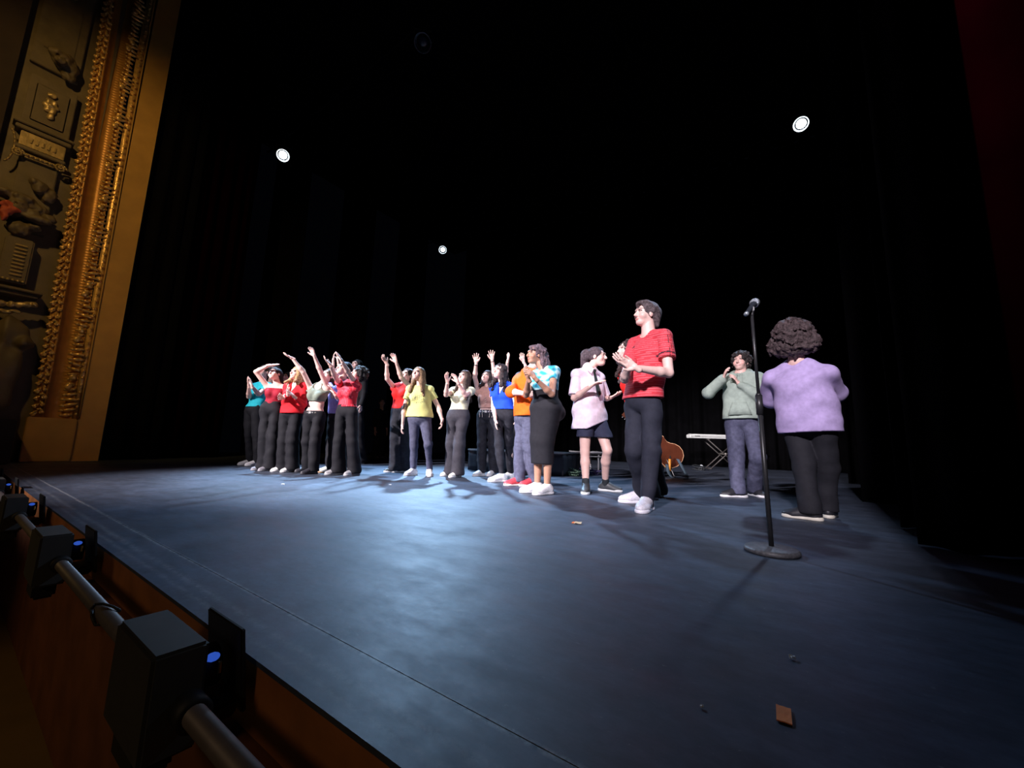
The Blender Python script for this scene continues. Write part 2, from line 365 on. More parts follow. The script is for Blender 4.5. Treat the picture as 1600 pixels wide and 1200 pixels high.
for i in range(11):
    z = 1.35+i*.83
    for s in (-1, 1): inst('ribbon_boss', boss_me, (WX+.035, 1.20+.6*lean(z)+.015*s, z+s*.085), (s*.3, 0, 0), (1, 1.15, 1), arch)
# cream wall strip and pilaster
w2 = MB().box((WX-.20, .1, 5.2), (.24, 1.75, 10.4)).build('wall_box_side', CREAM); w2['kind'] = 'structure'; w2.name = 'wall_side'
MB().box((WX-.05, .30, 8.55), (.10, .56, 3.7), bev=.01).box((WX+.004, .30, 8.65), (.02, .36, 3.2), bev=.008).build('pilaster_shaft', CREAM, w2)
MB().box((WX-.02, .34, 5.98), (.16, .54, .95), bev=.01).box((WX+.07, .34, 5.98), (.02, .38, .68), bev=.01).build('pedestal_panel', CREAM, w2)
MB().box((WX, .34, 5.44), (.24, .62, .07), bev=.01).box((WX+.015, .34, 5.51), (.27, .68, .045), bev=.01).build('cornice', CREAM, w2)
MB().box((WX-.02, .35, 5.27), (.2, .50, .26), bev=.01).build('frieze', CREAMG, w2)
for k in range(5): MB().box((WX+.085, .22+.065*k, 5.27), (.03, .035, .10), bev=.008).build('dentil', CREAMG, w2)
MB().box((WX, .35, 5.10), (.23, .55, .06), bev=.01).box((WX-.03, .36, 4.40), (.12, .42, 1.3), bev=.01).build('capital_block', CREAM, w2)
for s in (-1, 1):
    vb = MB()
    pts = [(WX+.10+.002*k, .35+s*.235+(.075-.0030*k)*math.cos(k*.55)*1.0, 4.98+(.075-.0030*k)*math.sin(k*.55)) for k in range(23)]
    vb.tube(pts, .017, 6); vb.ball((WX+.11, .35+s*.235, 4.98), .022, 1); vb.build('volute', CREAMG, w2, True)
MB().box((WX+.06, .35, 4.99), (.10, .36, .07), bev=.02).build('capital_scroll', CREAMG, w2)
for k in range(6): MB().ball((WX+.12, .22+.052*k, 4.99), .019, 1).build('bead', CREAMG, w2, True)
def carved(name, blobs, m, parent, h=.014, wr=.006, cut=()):
    P = np.array([b[0] for b in blobs]); R = max(max(b[1]) if hasattr(b[1], '__len__') else b[1] for b in blobs)
    f = Field(P.min(0)-R-.03, P.max(0)+R+.03, h)
    for c, r in blobs: f.ell(c, r if hasattr(r, '__len__') else (r,)*3, k=.02)
    for c, r in cut: f.ell(c, r, k=.012, mode='s')
    f.wrinkle(wr, 60, 3); return sdf_obj(name, [f], m, parent)
# carved lion-like mask bracket on the shaft
X = WX+.05
carved('carved_head', [((X+.08, .34, 6.90), (.12, .12, .14)), ((X+.14, .26, 6.93), (.09, .09, .08)), ((X+.20, .33, 6.80), (.07, .08, .06)), ((X+.02, .44, 6.84), (.10, .12, .16)), ((X+.04, .40, 7.0), (.09, .10, .07)), ((X+.02, .46, 6.70), (.07, .09, .10))], CREAM, w2, cut=[((X+.20, .29, 6.88), (.03, .02, .02)), ((X+.20, .38, 6.88), (.03, .02, .02))])
carved('carved_garland', [((X+.03, .28, 8.35), (.06, .14, .07)), ((X+.05, .18, 8.44), (.06, .08, .08)), ((X+.05, .42, 8.40), (.06, .09, .08)), ((X+.05, .32, 8.22), (.05, .06, .07)), ((X+.05, .10, 8.5), (.05, .06, .05))], CREAMG, w2)
carved('rosette', [((X+.05, .34+.06*math.cos(k*PI/3), 6.0+.09*math.sin(k*PI/3)), (.03, .04, .05)) for k in range(6)]+[((X+.07, .34, 6.0), .035), ((X+.05, .36, 5.82), (.03, .04, .07)), ((X+.05, .33, 6.2), (.03, .05, .05))], CREAMG, w2, .010, .004)
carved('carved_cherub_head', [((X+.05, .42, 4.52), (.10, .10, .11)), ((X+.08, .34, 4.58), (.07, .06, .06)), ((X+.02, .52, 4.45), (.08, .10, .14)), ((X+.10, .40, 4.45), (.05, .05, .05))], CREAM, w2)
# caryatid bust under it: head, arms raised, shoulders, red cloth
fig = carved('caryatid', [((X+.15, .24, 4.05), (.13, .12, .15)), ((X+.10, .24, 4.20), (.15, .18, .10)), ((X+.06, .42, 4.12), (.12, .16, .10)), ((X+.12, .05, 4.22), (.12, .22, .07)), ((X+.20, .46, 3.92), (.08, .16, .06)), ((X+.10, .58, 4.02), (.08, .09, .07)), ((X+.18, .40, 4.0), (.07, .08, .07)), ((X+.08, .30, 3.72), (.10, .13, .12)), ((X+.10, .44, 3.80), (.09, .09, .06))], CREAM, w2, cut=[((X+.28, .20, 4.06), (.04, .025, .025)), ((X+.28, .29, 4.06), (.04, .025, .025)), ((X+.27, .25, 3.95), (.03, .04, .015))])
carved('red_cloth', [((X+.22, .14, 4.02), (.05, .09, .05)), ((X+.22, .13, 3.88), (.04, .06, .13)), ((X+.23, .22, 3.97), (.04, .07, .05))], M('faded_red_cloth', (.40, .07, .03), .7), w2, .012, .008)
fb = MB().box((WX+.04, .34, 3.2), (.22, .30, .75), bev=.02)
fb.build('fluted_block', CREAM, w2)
for k in range(9): MB().box((WX+.16, .36, 2.95+.062*k), (.03, .13, .030), bev=.008).build('flute', CREAMG, w2)
for k in range(5): MB().ball((WX+.16, .25+.05*k, 2.86), .024, 1).build('bead', CREAMG, w2, True)
MB().box((WX+.05, .28, 2.72), (.36, .80, .05), bev=.012).box((WX+.02, .28, 2.66), (.30, .72, .06), bev=.012).build('cornice', CREAM, w2)
carved('carved_swag', [((X+.14, .08+.075*k, 2.50-.05*math.sin(k*PI/6)), (.05, .05, .045)) for k in range(8)]+[((X+.14, .15+.1*k, 2.36-.04*math.sin(k*PI/3)), (.04, .07, .03)) for k in range(4)], CREAMG, w2, .012, .008)
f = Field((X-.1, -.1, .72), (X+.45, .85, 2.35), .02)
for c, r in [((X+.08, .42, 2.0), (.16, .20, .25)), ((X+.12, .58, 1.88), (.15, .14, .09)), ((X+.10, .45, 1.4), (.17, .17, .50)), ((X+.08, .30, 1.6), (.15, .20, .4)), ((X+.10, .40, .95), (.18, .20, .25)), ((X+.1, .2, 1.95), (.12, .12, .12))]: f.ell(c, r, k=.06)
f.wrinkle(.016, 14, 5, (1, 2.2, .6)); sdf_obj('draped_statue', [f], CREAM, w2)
# solid dark slab beside the pilaster, coloured as the shade inside a box opening
MB().box((WX-.04, -.45, 5.2), (.22, .72, 10.4)).build('box_shade_slab', BOX_SHADE, w2)
tb = MB(); tb.tube([(WX+.10, -.02+.09*math.cos(t), 5.05+.30*math.sin(t)) for t in np.linspace(-1.3, 1.3, 10)], .014, 6); tb.build('gilt_ring', CREAMG, w2, True)
MB().box((WX+.35, .30, .33), (.75, .72, .66), bev=.02).build('dark_plinth_box', M('near_black_paint', (.006, .005, .005), .7), w2)

# ------------------------------------------------------------ footlights on their pipe in the pit
PY, PZ = .375, -.03
pm = M('grey_steel_pipe', (.18, .15, .14), .5, .2)
pp = MB().cyl((-9.8, PY, PZ), (.3, PY, PZ), .021, n=18).build('footlight_pipe', pm, None, True); tag(pp, 'long grey steel pipe running along the pit below the stage edge', 'pipe')
hm = M('footlight_housing', (.045, .045, .043), .6, var=.1); bm_ = M('footlight_flap_black', (.012, .012, .012), .6); blu = M('blue_indicator_lens', (.02, .06, .30), .2, emit=(.05, .16, .9), es=.45); brs = M('brass_screw', (.8, .55, .2), .3, .9)
def footlight(x, label):
    t = empty('footlight', (x, PY, PZ-.02), 0, label, 'stage light', 'footlights clamped along the pit pipe')
    MB().box((0, -.020, .035), (.27, .098, .205), bev=.007).build('housing', hm, t)
    MB().box((-.02, -.02, -.095), (.16, .07, .08), bev=.01).build('driver_box', bm_, t)
    MB().cyl((.05, .025, .05), (.05, .075, .05), .045, n=20).build('lens_barrel', bm_, t, True)
    MB().box((.03, .105, .045), (.20, .010, .185), rot=Matrix.Rotation(.12, 3, 'X'), bev=.003).build('flap', bm_, t)
    MB().box((.06, .060, -.03), (.13, .085, .035), bev=.006).build('bracket', bm_, t)
    MB().ball((.105, .048, .088), (.012, .014, .009), 2).build('indicator', blu, t, True)
    MB().cyl((.11, .062, .052), (.11, .062, .075), .004, n=8).build('screw', brs, t)
    MB().lathe([(.022, -.03), (.032, -.03), (.032, .03), (.022, .03)], (.15, 0, .02), rot=Matrix.Rotation(PI/2, 3, 'Y')).build('clamp', bm_, t, True)
    return t
for x, lb in ((-1.20, 'large grey and black footlight with a blue indicator, nearest the camera'), (-2.72, 'grey and black footlight with blue indicator, second from the camera'), (-4.25, 'footlight on the pipe, third from the camera'), (-5.8, 'footlight on the pipe near the left edge, fourth from the camera'), (-7.3, 'smallest and furthest footlight on the pipe')): footlight(x, lb)
cb = MB(); cb.tube([(-1.78+.05*math.sin(t*2), PY+.028*math.cos(t), PZ+.028*math.sin(t)) for t in np.linspace(-.6, 3.6, 10)]+[(-1.72, PY+.10, PZ-.03), (-1.66, EDGE-.03, PZ-.04)], .004, 6)
tag(cb.build('cable', bm_, None, True), 'thin black cable looped round the pipe beside the nearest footlight', 'cable')

# ------------------------------------------------------------ stage lamps overhead
def lamp(loc, target, label, lit=True, r=.085):
    t = empty('stage_spotlight', loc, 0, label, 'spotlight', 'stage lamps hanging over the stage')
    d = (Vector(target)-Vector(loc)).normalized(); q = d.to_track_quat('Z', 'Y').to_matrix()
    def pt(z, x=0): return Vector(q @ Vector((x, 0, z)))
    hb = MB().lathe([(.05, -.34), (.09, -.30), (.11, -.12), (.115, .0), (.115, .02)], (0, 0, 0), 24, q).build('housing', bm_, t, True)
    rb = MB(); bm = bmesh.new()
    rb.lathe([(.118, .0), (.118, .10), (.112, .10), (.112, .004)], (0, 0, 0), 28, q)
    e = M('lamp_lens_lit', (.9, .95, 1), .2, emit=(.85, .95, 1.0), es=16) if lit else M('lamp_lens_off', (.015, .018, .03), .3)
    # open snoot ring instead of a lid
    bm2 = bmesh.new(); n = 28; rings = []
    for (rr, z) in ((.110, .03), (.135, .14), (.131, .14), (.106, .03)):
        rings.append([bm2.verts.new(q @ Vector((rr*math.cos(2*PI*k/n), rr*math.sin(2*PI*k/n), z))) for k in range(n)])
    for i in range(4):
        for k in range(n): bm2.faces.new((rings[i][k], rings[i][(k+1) % n], rings[(i+1) % 4][(k+1) % n], rings[(i+1) % 4][k]))
    me = bpy.data.meshes.new('s'); bm2.to_mesh(me); bm2.free(); link_mesh('snoot', me, M('snoot_grey', (.16, .17, .19), .4), t); rb.bm.free()
    MB().lathe([(r, .022), (r, .03), (r*.8, .045), (r*.4, .052)], (0, 0, 0), 24, q).build('lens', e, t, True)
    s = q @ Vector((1, 0, 0)); s = Vector(s)
    MB().tube([s*.13, s*.15+Vector((0, 0, .22)), -s*.15+Vector((0, 0, .22)), -s*.13], .012, 6).cyl((0, 0, .22), (0, 0, .40), .014).build('yoke', bm_, t)
    return t
lamp(LAMPS[0], (-1.5, .8, .6), 'lit white stage lamp glowing highest at the left, above the clapping group')
lamp(LAMPS[1], (-.3, 1, .6), 'lit white stage lamp glowing high at the right, above the microphone')
lamp(LAMPS[2], (-1.5, .8, .6), 'small lit stage lamp, lowest in the photo, above the middle of the group', r=.07)
lamp((-4.6, 3.68, 7.0), (-1.5, .5, .6), 'unlit stage lamp barely visible in the dark at the top', False)
for (p, q_) , lb in ((((-10.2, 3.70, 7.42), (1.0, 3.70, 7.42)), 'black lighting bar carrying the front row of stage lamps'), (((-10.9, 9.01, 7.42), (1.2, 9.01, 7.42)), 'black lighting bar carrying the rear stage lamps')):
    bb = MB().cyl(p, q_, .024)
    for k in range(5): xx = p[0]+(q_[0]-p[0])*(.04+.23*k); bb.cyl((xx, p[1], p[2]), (xx, p[1], 10.56), .006, n=6)
    tag(bb.build('lighting_bar', BLK), lb, 'pipe')

# ------------------------------------------------------------ props
# microphone stand
g = gnd(1206, 864); g = Vector((g[0], g[1], 0.0))
bk = M('stand_black_paint', (.02, .02, .022), .38, var=.2); gb = M('cast_iron_base', (.10, .10, .11), .5, var=.35, scale=40, bump=.3)
ms = empty('microphone_stand', g, 0, 'tall black microphone stand with a heavy round base in front of the purple sweatshirt', 'microphone stand')
MB().lathe([(.095, 0), (.127, .003), (.130, .012), (.128, .022), (.118, .030), (.060, .032), (.034, .036)], n=48).build('base', gb, ms, True)
tilt = Vector((-.020, 0, 1.0))
MB().cyl((0, 0, .03), tilt*.80, .0125, n=16).build('lower_tube', bk, ms, True)
MB().cyl(tilt*.735, tilt*.84, .018, n=16).cyl(tilt*.84, tilt*.855, .018, .012, n=16).build('height_clutch', bk, ms, True)
MB().cyl(tilt*.85, tilt*1.315, .0085, n=12).build('upper_tube', bk, ms, True)
xr = Vector(_r0); top = tilt*1.315
MB().cyl(top, top+Vector((0, 0, .03)), .011).box(top+Vector((0, 0, .035)), (.03, .03, .028), bev=.004).build('clip', bk, ms)
mic = empty('microphone', g+top+Vector((0, 0, .048)), 0, 'black handheld microphone with silver mesh ball on top of the stand', 'microphone')
ax = (xr*.62+Vector((0, 0, .62))+Vector(_f0)*.45).normalized(); qm = ax.to_track_quat('Z', 'Y').to_matrix()
MB().lathe([(.011, -.085), (.012, -.08), (.014, 0), (.017, .03), (.020, .045)], n=20, rot=qm).build('handle', M('mic_body', (.03, .035, .045), .35, .3), mic, True)
MB().lathe([(.012, -.098), (.013, -.090), (.013, -.083), (.010, -.080)], n=20, rot=qm).build('end_cap', M('mic_end_cap', (.45, .50, .55), .3, .6), mic, True)
MB().lathe([(.021, .043), (.026, .052), (.0265, .060), (.025, .072), (.019, .085), (.009, .092), (.002, .093)], n=24, rot=qm).build('grille', M('silver_grille', (.55, .60, .66), .38, .8, bump=.6, bscale=500), mic, True)

# black draped risers behind the group
RB = M('riser_black_cloth', (.022, .023, .032), .85, var=.25, scale=9); RT_ = M('riser_edge_trim', (.30, .30, .32), .4, .3); RTOP = M('riser_top', (.02, .02, .025), .6)
def frame_box(x0, y0, x1, y1, d, z1, nm, label, drape_=True):
    p = Vector((x0, y0)); q = Vector((x1, y1)); t = (q-p); L = t.length; t.normalize(); n = Vector((-t.y, t.x)); r = empty(nm, (p.x, p.y, 0), math.atan2(t.y, t.x), label, 'platform')
    MB().box((L/2, d/2, z1-.04), (L, d, .05), bev=.004).build('top', RTOP, r)
    MB().box((L/2, -.008, z1-.022), (L+.02, .02, .030), bev=.003).box((L+.008, d/2, z1-.022), (.02, d, .030), bev=.003).box((-.008, d/2, z1-.022), (.02, d, .03), bev=.003).build('edge_trim', RT_, r)
    if drape_:
        for (a, b) in (((0, 0), (L, 0)), ((L, 0), (L, d)), ((0, d), (0, 0))):
            a = np.array(a, float); b = np.array(b, float); LL = np.linalg.norm(b-a); tt = (b-a)/LL; nn = np.array([tt[1], -tt[0]]); u = np.linspace(0, LL, int(LL/.03)+2)
            P = np.array([[[*(a+tt*uu+nn*(.006*math.sin(uu*21)+.004*math.sin(uu*47)-.004)), zz] for zz in np.linspace(.012, z1-.05, 5)] for uu in u]); grid_mesh('skirt', P, RB, r, thick=.004)
    else:
        for (lx, ly) in ((.05, .05), (L-.05, .05), (.05, d-.05), (L-.05, d-.05)): MB().cyl((lx, ly, 0), (lx, ly, z1-.06), .018).build('leg', RT_, r)
        MB().box((L/2, -.006, z1-.11), (L, .014, .018)).build('rail', RT_, r)
    return r
a = gnd(731, 735); b = gnd(880, 745)
frame_box(a[0], a[1], b[0], b[1], 1.0, .42, 'stage_riser', 'long low riser skirted in black cloth behind the clapping row')
a = gnd(902, 737); b = gnd(940, 738)
frame_box(a[0], a[1], b[0], b[1], .7, .43, 'stage_riser', 'short bare metal-framed riser with legs, beside the black-skirted one', False)
def coil(px, py, r, c, label, seed, n=5, dz=.0):
    g = gnd(px, py); rr = random.Random(seed); mb = MB()
    for k in range(n):
        cx, cy = rr.uniform(-.06, .06), rr.uniform(-.06, .06); R = r*rr.uniform(.7, 1.1); z = .012+.016*k; ph = rr.uniform(0, 6)
        mb.tube([(cx+R*math.cos(t), cy+R*math.sin(t)*.8, z+.035*(1+math.sin(t+ph))*k/n) for t in np.linspace(0, 6.28, 18)], .009, 5)
    o = mb.build('cable_coil', M('cable_'+str(seed), c, .5), None, True); o.location = (g[0], g[1], 0); tag(o, label, 'cable'); return o
coil(897, 744, .14, (.05, .09, .06), 'heap of dark green coiled cable at the corner of the black riser', 3)
coil(921, 741, .16, (.10, .07, .22), 'heap of purple coiled cable under the bare metal riser', 5)
coil(1095, 735, .16, (.03, .035, .04), 'black coiled cable lying on the floor left of the keyboard stand', 8)
for (px, py, lb) in ((899, 735, 'small white connector on the green cable heap'), (1096, 731, 'small white plug on the coiled cable left of the keyboard stand')):
    g = gnd(px, py, .06); o = MB().box((0, 0, 0), (.07, .05, .05), bev=.01).build('connector', M('white_plastic', (.6, .65, .66), .4)); o.location = (g[0], g[1], .11); tag(o, lb, 'connector')

# keyboard on an X stand
g = gnd(1135, 734); kx = Vector((_r0[0], _r0[1], 0)); ang = math.atan2(kx.y, kx.x)-.05
ks = empty('keyboard_stand', (g[0], g[1], 0), ang, 'black folding X-shaped keyboard stand behind the green hoodie', 'keyboard stand')
kz = .85; sm = M('dull_steel_tube', (.10, .09, .085), .45, .4)
for dy in (.0, .34):
    MB().cyl((-.48, dy, kz-.02), (.42, dy, .02), .016).build('cross_tube', sm, ks, True); MB().cyl((.48, dy, kz-.02), (-.42, dy, .02), .016).build('cross_tube', sm, ks, True)
MB().cyl((0, -.03, kz/2+.01), (0, .37, kz/2+.01), .028).build('pivot', M('pivot_bolt', (.4, .37, .33), .4, .5), ks, True)
for s in (-1, 1):
    MB().cyl((s*.45, -.10, .02), (s*.45, .45, .02), .017).build('foot_bar', sm, ks, True); MB().cyl((s*.46, -.08, kz-.02), (s*.46, .42, kz-.02), .017).build('support_arm', sm, ks, True)
kb = empty('electric_keyboard', (g[0], g[1], kz), ang, 'white electric keyboard seen from behind on its stand', 'keyboard')
wp = M('white_keyboard_shell', (.92, .94, .90), .35, var=.03); bp_ = M('black_keys', (.01, .01, .01), .3)
x0, x1 = -.96, .42; xc = (x0+x1)/2
MB().box((xc, .14, .055), (x1-x0, .30, .10), bev=.012).build('body', wp, kb)
MB().box((xc, .0, .05), (x1-x0-.04, .02, .05)).build('rear_panel', wp, kb)
for (x, wdt) in ((x0+.20, .14), (x0+1.0, .04), (x0+1.1, .04), (x0+1.22, .09)): MB().box((x, -.012, .062), (wdt, .006, .018)).build('socket', bp_, kb)
MB().box((xc, .22, .108), (x1-x0-.06, .13, .010)).build('keybed', bp_, kb)
kw = bpy.data.meshes.new('k'); b_ = bmesh.new(); bmesh.ops.create_cube(b_, size=1); bmesh.ops.scale(b_, vec=(.021, .12, .014), verts=b_.verts); b_.to_mesh(kw); b_.free(); kw.materials.append(wp)
for k in range(52):
    o = bpy.data.objects.new('key', kw); COL.objects.link(o); o.parent = kb; o.location = (x0+.07+k*.0233, .235, .118)

# acoustic guitar resting on a stand, its back to the camera
g = gnd(1040, 745); D = math.hypot(g[0], g[1]); gx = Vector((_r0[0], _r0[1], 0)); gt = empty('acoustic_guitar', (g[0], g[1], 0), math.atan2(g[1], g[0])-PI/2, 'brown wooden acoustic guitar tilted on a stand with strap hanging down', 'guitar')
out = [(-.255, 0), (-.25, .06), (-.215, .135), (-.15, .185), (-.07, .20), (.01, .18), (.07, .14), (.12, .122), (.17, .13), (.215, .148), (.25, .135), (.27, .09), (.275, .04), (.275, 0)]
full = out+[(x, -y) for x, y in out[-2:0:-1]]
def plate(y0, y1, sc=1.0):
    bm = bmesh.new(); A = [bm.verts.new((x*sc, y0, z*sc)) for x, z in full]; B = [bm.verts.new((x*sc, y1, z*sc)) for x, z in full]; n = len(full)
    for i in range(n): bm.faces.new((A[i], A[(i+1) % n], B[(i+1) % n], B[i]))
    bm.faces.new(A); bm.faces.new(B[::-1]); me = bpy.data.meshes.new('p'); bm.normal_update(); bm.to_mesh(me); bm.free(); return me
# local axis: x along the neck, lower bout at -x ; body frame rotated so the lower bout points down to the right
Rg = Matrix.Rotation(rad(-50), 4, 'Z') @ Matrix.Rotation(rad(180), 4, 'Y') @ Matrix.Rotation(rad(-48), 4, 'Y')
Rg = Matrix.Translation((.03, 0, .46)) @ Matrix.Rotation(rad(18), 4, 'Z') @ Matrix.Rotation(rad(180+42), 4, 'Y') @ Matrix.Scale(1.18, 4)
def gp(me, nm, m, par=None):
    me.transform(Rg); o = link_mesh(nm, me, m, par or gt); return o
def gmb(mb):
    me = bpy.data.meshes.new('p'); mb.bm.to_mesh(me); mb.bm.free(); return me
br = M('mahogany_back', (.085, .022, .010), .3, var=.2, scale=9, coat=.4); lt = M('guitar_binding', (.75, .42, .24), .4); sp_ = M('spruce_top', (.75, .40, .12), .4)
gp(plate(-.045, .045), 'body', br); gp(plate(-.052, -.044, 1.015), 'back_binding', lt); gp(plate(.044, .052, 1.015), 'soundboard', sp_); gp(plate(-.056, -.050, .97), 'back', br)
gp(gmb(MB().box((.52, .035, 0), (.52, .028, .055), bev=.008)), 'neck', br); gp(gmb(MB().box((.84, .03, 0), (.17, .018, .075), bev=.006)), 'headstock', br)
for k in range(6): gp(gmb(MB().cyl((.79+.05*(k % 3), .03, .045*(1 if k < 3 else -1)), (.79+.05*(k % 3), .03, .062*(1 if k < 3 else -1)), .007)), 'tuner', RT_)
gp(gmb(MB().box((-.12, .058, 0), (.03, .012, .15), bev=.003)), 'bridge', bp_); gp(gmb(MB().cyl((.06, .051, 0), (.06, .054, 0), .05, n=24)), 'sound_hole', bp_)
for k in range(6): gp(gmb(MB().cyl((-.12, .066, -.024+.0096*k), (.78, .058, -.018+.0072*k), .0012, n=5)), 'string', RT_)
gst = empty('guitar_stand', (g[0], g[1], 0), gt.rotation_euler.z, 'black guitar stand with orange padded arms under the brown guitar', 'guitar stand')
og = M('orange_foam', (.75, .28, .04), .6)
for s in (-1, 1):
    MB().cyl((s*.13-.04, -.02, .06), (s*.13-.04, -.14, .40), .012).build('leg', bk, gst); MB().cyl((s*.13-.05, -.13, .12), (s*.13-.05, -.14, .34), .022).build('padded_arm', og, gst, True)
    MB().cyl((s*.20-.04, -.16, .012), (-.04, .0, .5), .012).build('front_leg', bk, gst)
MB().cyl((-.04, .28, .012), (-.04, .0, .5), .012).cyl((-.04, 0, .5), (-.04, .02, .62), .012).build('rear_leg', bk, gst)
def strap_pts(c, n=40): 
    c = np.array(c); t = np.linspace(0, len(c)-1, n); out = []
    for v in t:
        i = int(min(v, len(c)-2)); f_ = v-i; p0 = c[max(i-1, 0)]; p1 = c[i]; p2 = c[i+1]; p3 = c[min(i+2, len(c)-1)]
        out.append(.5*((2*p1)+(-p0+p2)*f_+(2*p0-5*p1+4*p2-p3)*f_**2+(-p0+3*p1-3*p2+p3)*f_**3))
    return np.array(out)
sp = strap_pts([(.03, -.12, .24), (.05, -.18, .10), (.12, -.34, .012), (.22, -.42, .012), (.35, -.40, .012), (.34, -.26, .10), (.27, -.12, .24), (.22, -.06, .34)])
sp[:, 2] = np.maximum(sp[:, 2], .012)
Pst = np.stack([sp+np.array([-.028, .012, .008]), sp+np.array([.028, -.012, .0])]); grid_mesh('strap', Pst, M('dark_blue_strap', (.035, .06, .085), .7), gt, thick=.004)

# litter on the floor
def bit(px, py, d, m, label, nm='paper_scrap', cat='litter', rz=0.3):
    g = gnd(px, py); f_ = bmesh.new(); bmesh.ops.create_grid(f_, x_segments=4, y_segments=4, size=.5); r = random.Random(px)
    for v in f_.verts: v.co = (v.co.x*d[0], v.co.y*d[1], .004+r.uniform(0, d[2]))
    me = bpy.data.meshes.new(nm); f_.to_mesh(me); f_.free(); o = link_mesh(nm, me, m); md = o.modifiers.new('s', 'SOLIDIFY'); md.thickness = .002
    o.location = (g[0], g[1], .001); o.rotation_euler = (0, 0, rz); return tag(o, label, cat)
og2 = M('orange_tape', (1.0, .27, .07), .5); wt = M('white_paper', (.75, .75, .78), .6)
bit(1225, 1120, (.026, .058, .0012), og2, 'torn piece of orange tape on the floor at the bottom right', 'tape_piece', 'tape', .05)
bit(1238, 1031, (.014, .012, .006), wt, 'larger white speck on the floor below the microphone stand')
bit(1097, 1108, (.007, .006, .004), wt, 'tiny white speck on the floor, nearest the bottom edge')
bit(903, 819, (.05, .03, .012), M('sweet_wrapper', (.75, .62, .42), .4), 'small crumpled pale sweet wrapper on the floor in front of the red striped shirt', 'sweet_wrapper', 'wrapper')
bit(897, 818, (.03, .03, .006), og2, 'orange scrap touching the pale sweet wrapper')
bit(610, 758, (.03, .02, .004), wt, 'white speck on the floor in front of the yellow T-shirt')
bit(443, 757, (.05, .02, .004), wt, 'faint white scrap on the floor in front of the red cardigan')

# ------------------------------------------------------------ people
SKINM = M('skin', None, .5, var=.05, scale=30, attr=True); CLOTHM = M('patterned_cloth', None, .8, var=.06, scale=40, attr=True, bump=.15, bscale=300)
def cloth(nm, c, r=.8, **k): return M(nm, c, r, var=k.pop('var', .12), scale=25, bump=.2, bscale=260, sheen=.0, spec=.25, **k)
BLACKP = cloth('black_trouser_cloth', (.010, .010, .014)); DENIM = cloth('grey_denim', (.085, .09, .145), var=.25); BDENIM = cloth('black_denim', (.016, .017, .025), var=.3)
SKINS = {'fair': (.78, .50, .43), 'pale': (.84, .57, .50), 'tan': (.62, .36, .27), 'brown': (.46, .24, .16)}
def uni(c):
    c = np.array(c, float); return lambda v: np.tile(c, (len(v), 1))
def eul(yaw, pitch, roll):
    """face frame: columns = face-right(x), back(y), up(z); yaw 0 faces the camera (-y), + turns to image right"""
    cy, sy = math.cos(yaw), math.sin(yaw); Z = np.array([[cy, -sy, 0], [sy, cy, 0], [0, 0, 1.]])
    cp, s_ = math.cos(-pitch), math.sin(-pitch); Xm = np.array([[1, 0, 0], [0, cp, -s_], [0, s_, cp]])
    cr, sr = math.cos(roll), math.sin(roll); Ym = np.array([[cr, 0, sr], [0, 1, 0], [-sr, 0, cr]])
    return Z @ Ym @ Xm
def hand_field(W, d, n, right, S, curl, res, spread=.12):
    d = nrm(d); n = np.array(n, float); n = nrm(n-d*(n@d)); u = np.cross(d, n)*(1 if right else -1)   # u points to the thumb side
    pc = W+d*.10*S; f = Field(pc-.14*S, pc+.14*S, res); k = max(.005, res*.9)
    f.cone(W-d*.03*S, W+d*.012*S, .025*S, .024*S, k=.01)
    f.econe(W+d*.015*S, W+d*.078*S, (.030*S, .015*S), (.039*S, .013*S), u, k=.012)
    for i, (o, L) in enumerate(((.030, .070), (.010, .078), (-.011, .073), (-.031, .058))):
        p = W+(d*(.082-.006*abs(i-1.3))+u*o)*S; a = curl*(.7+.12*i); dd = nrm(d+u*(o*spread/.03)); rr = max(.0095*S, res*1.05)
        for j, l in enumerate((.45, .31, .26)):
            an = a*(j+.4); q = p+(dd*math.cos(an)+n*math.sin(an))*L*l*S; f.cone(p, q, rr*(1-.08*j), rr*(.93-.08*j), k=.004); p = q
    p = W+(d*.022+u*.026+n*.004)*S; t1 = nrm(d*.75+u*.75+n*.25); q = p+t1*.038*S; r2 = max(.0115*S, res*1.05)
    f.cone(p, q, .015*S, r2, k=.012); t2 = nrm(d*.95+u*.40+n*.35); f.cone(q, q+t2*.034*S, r2, r2*.85, k=.005); return f
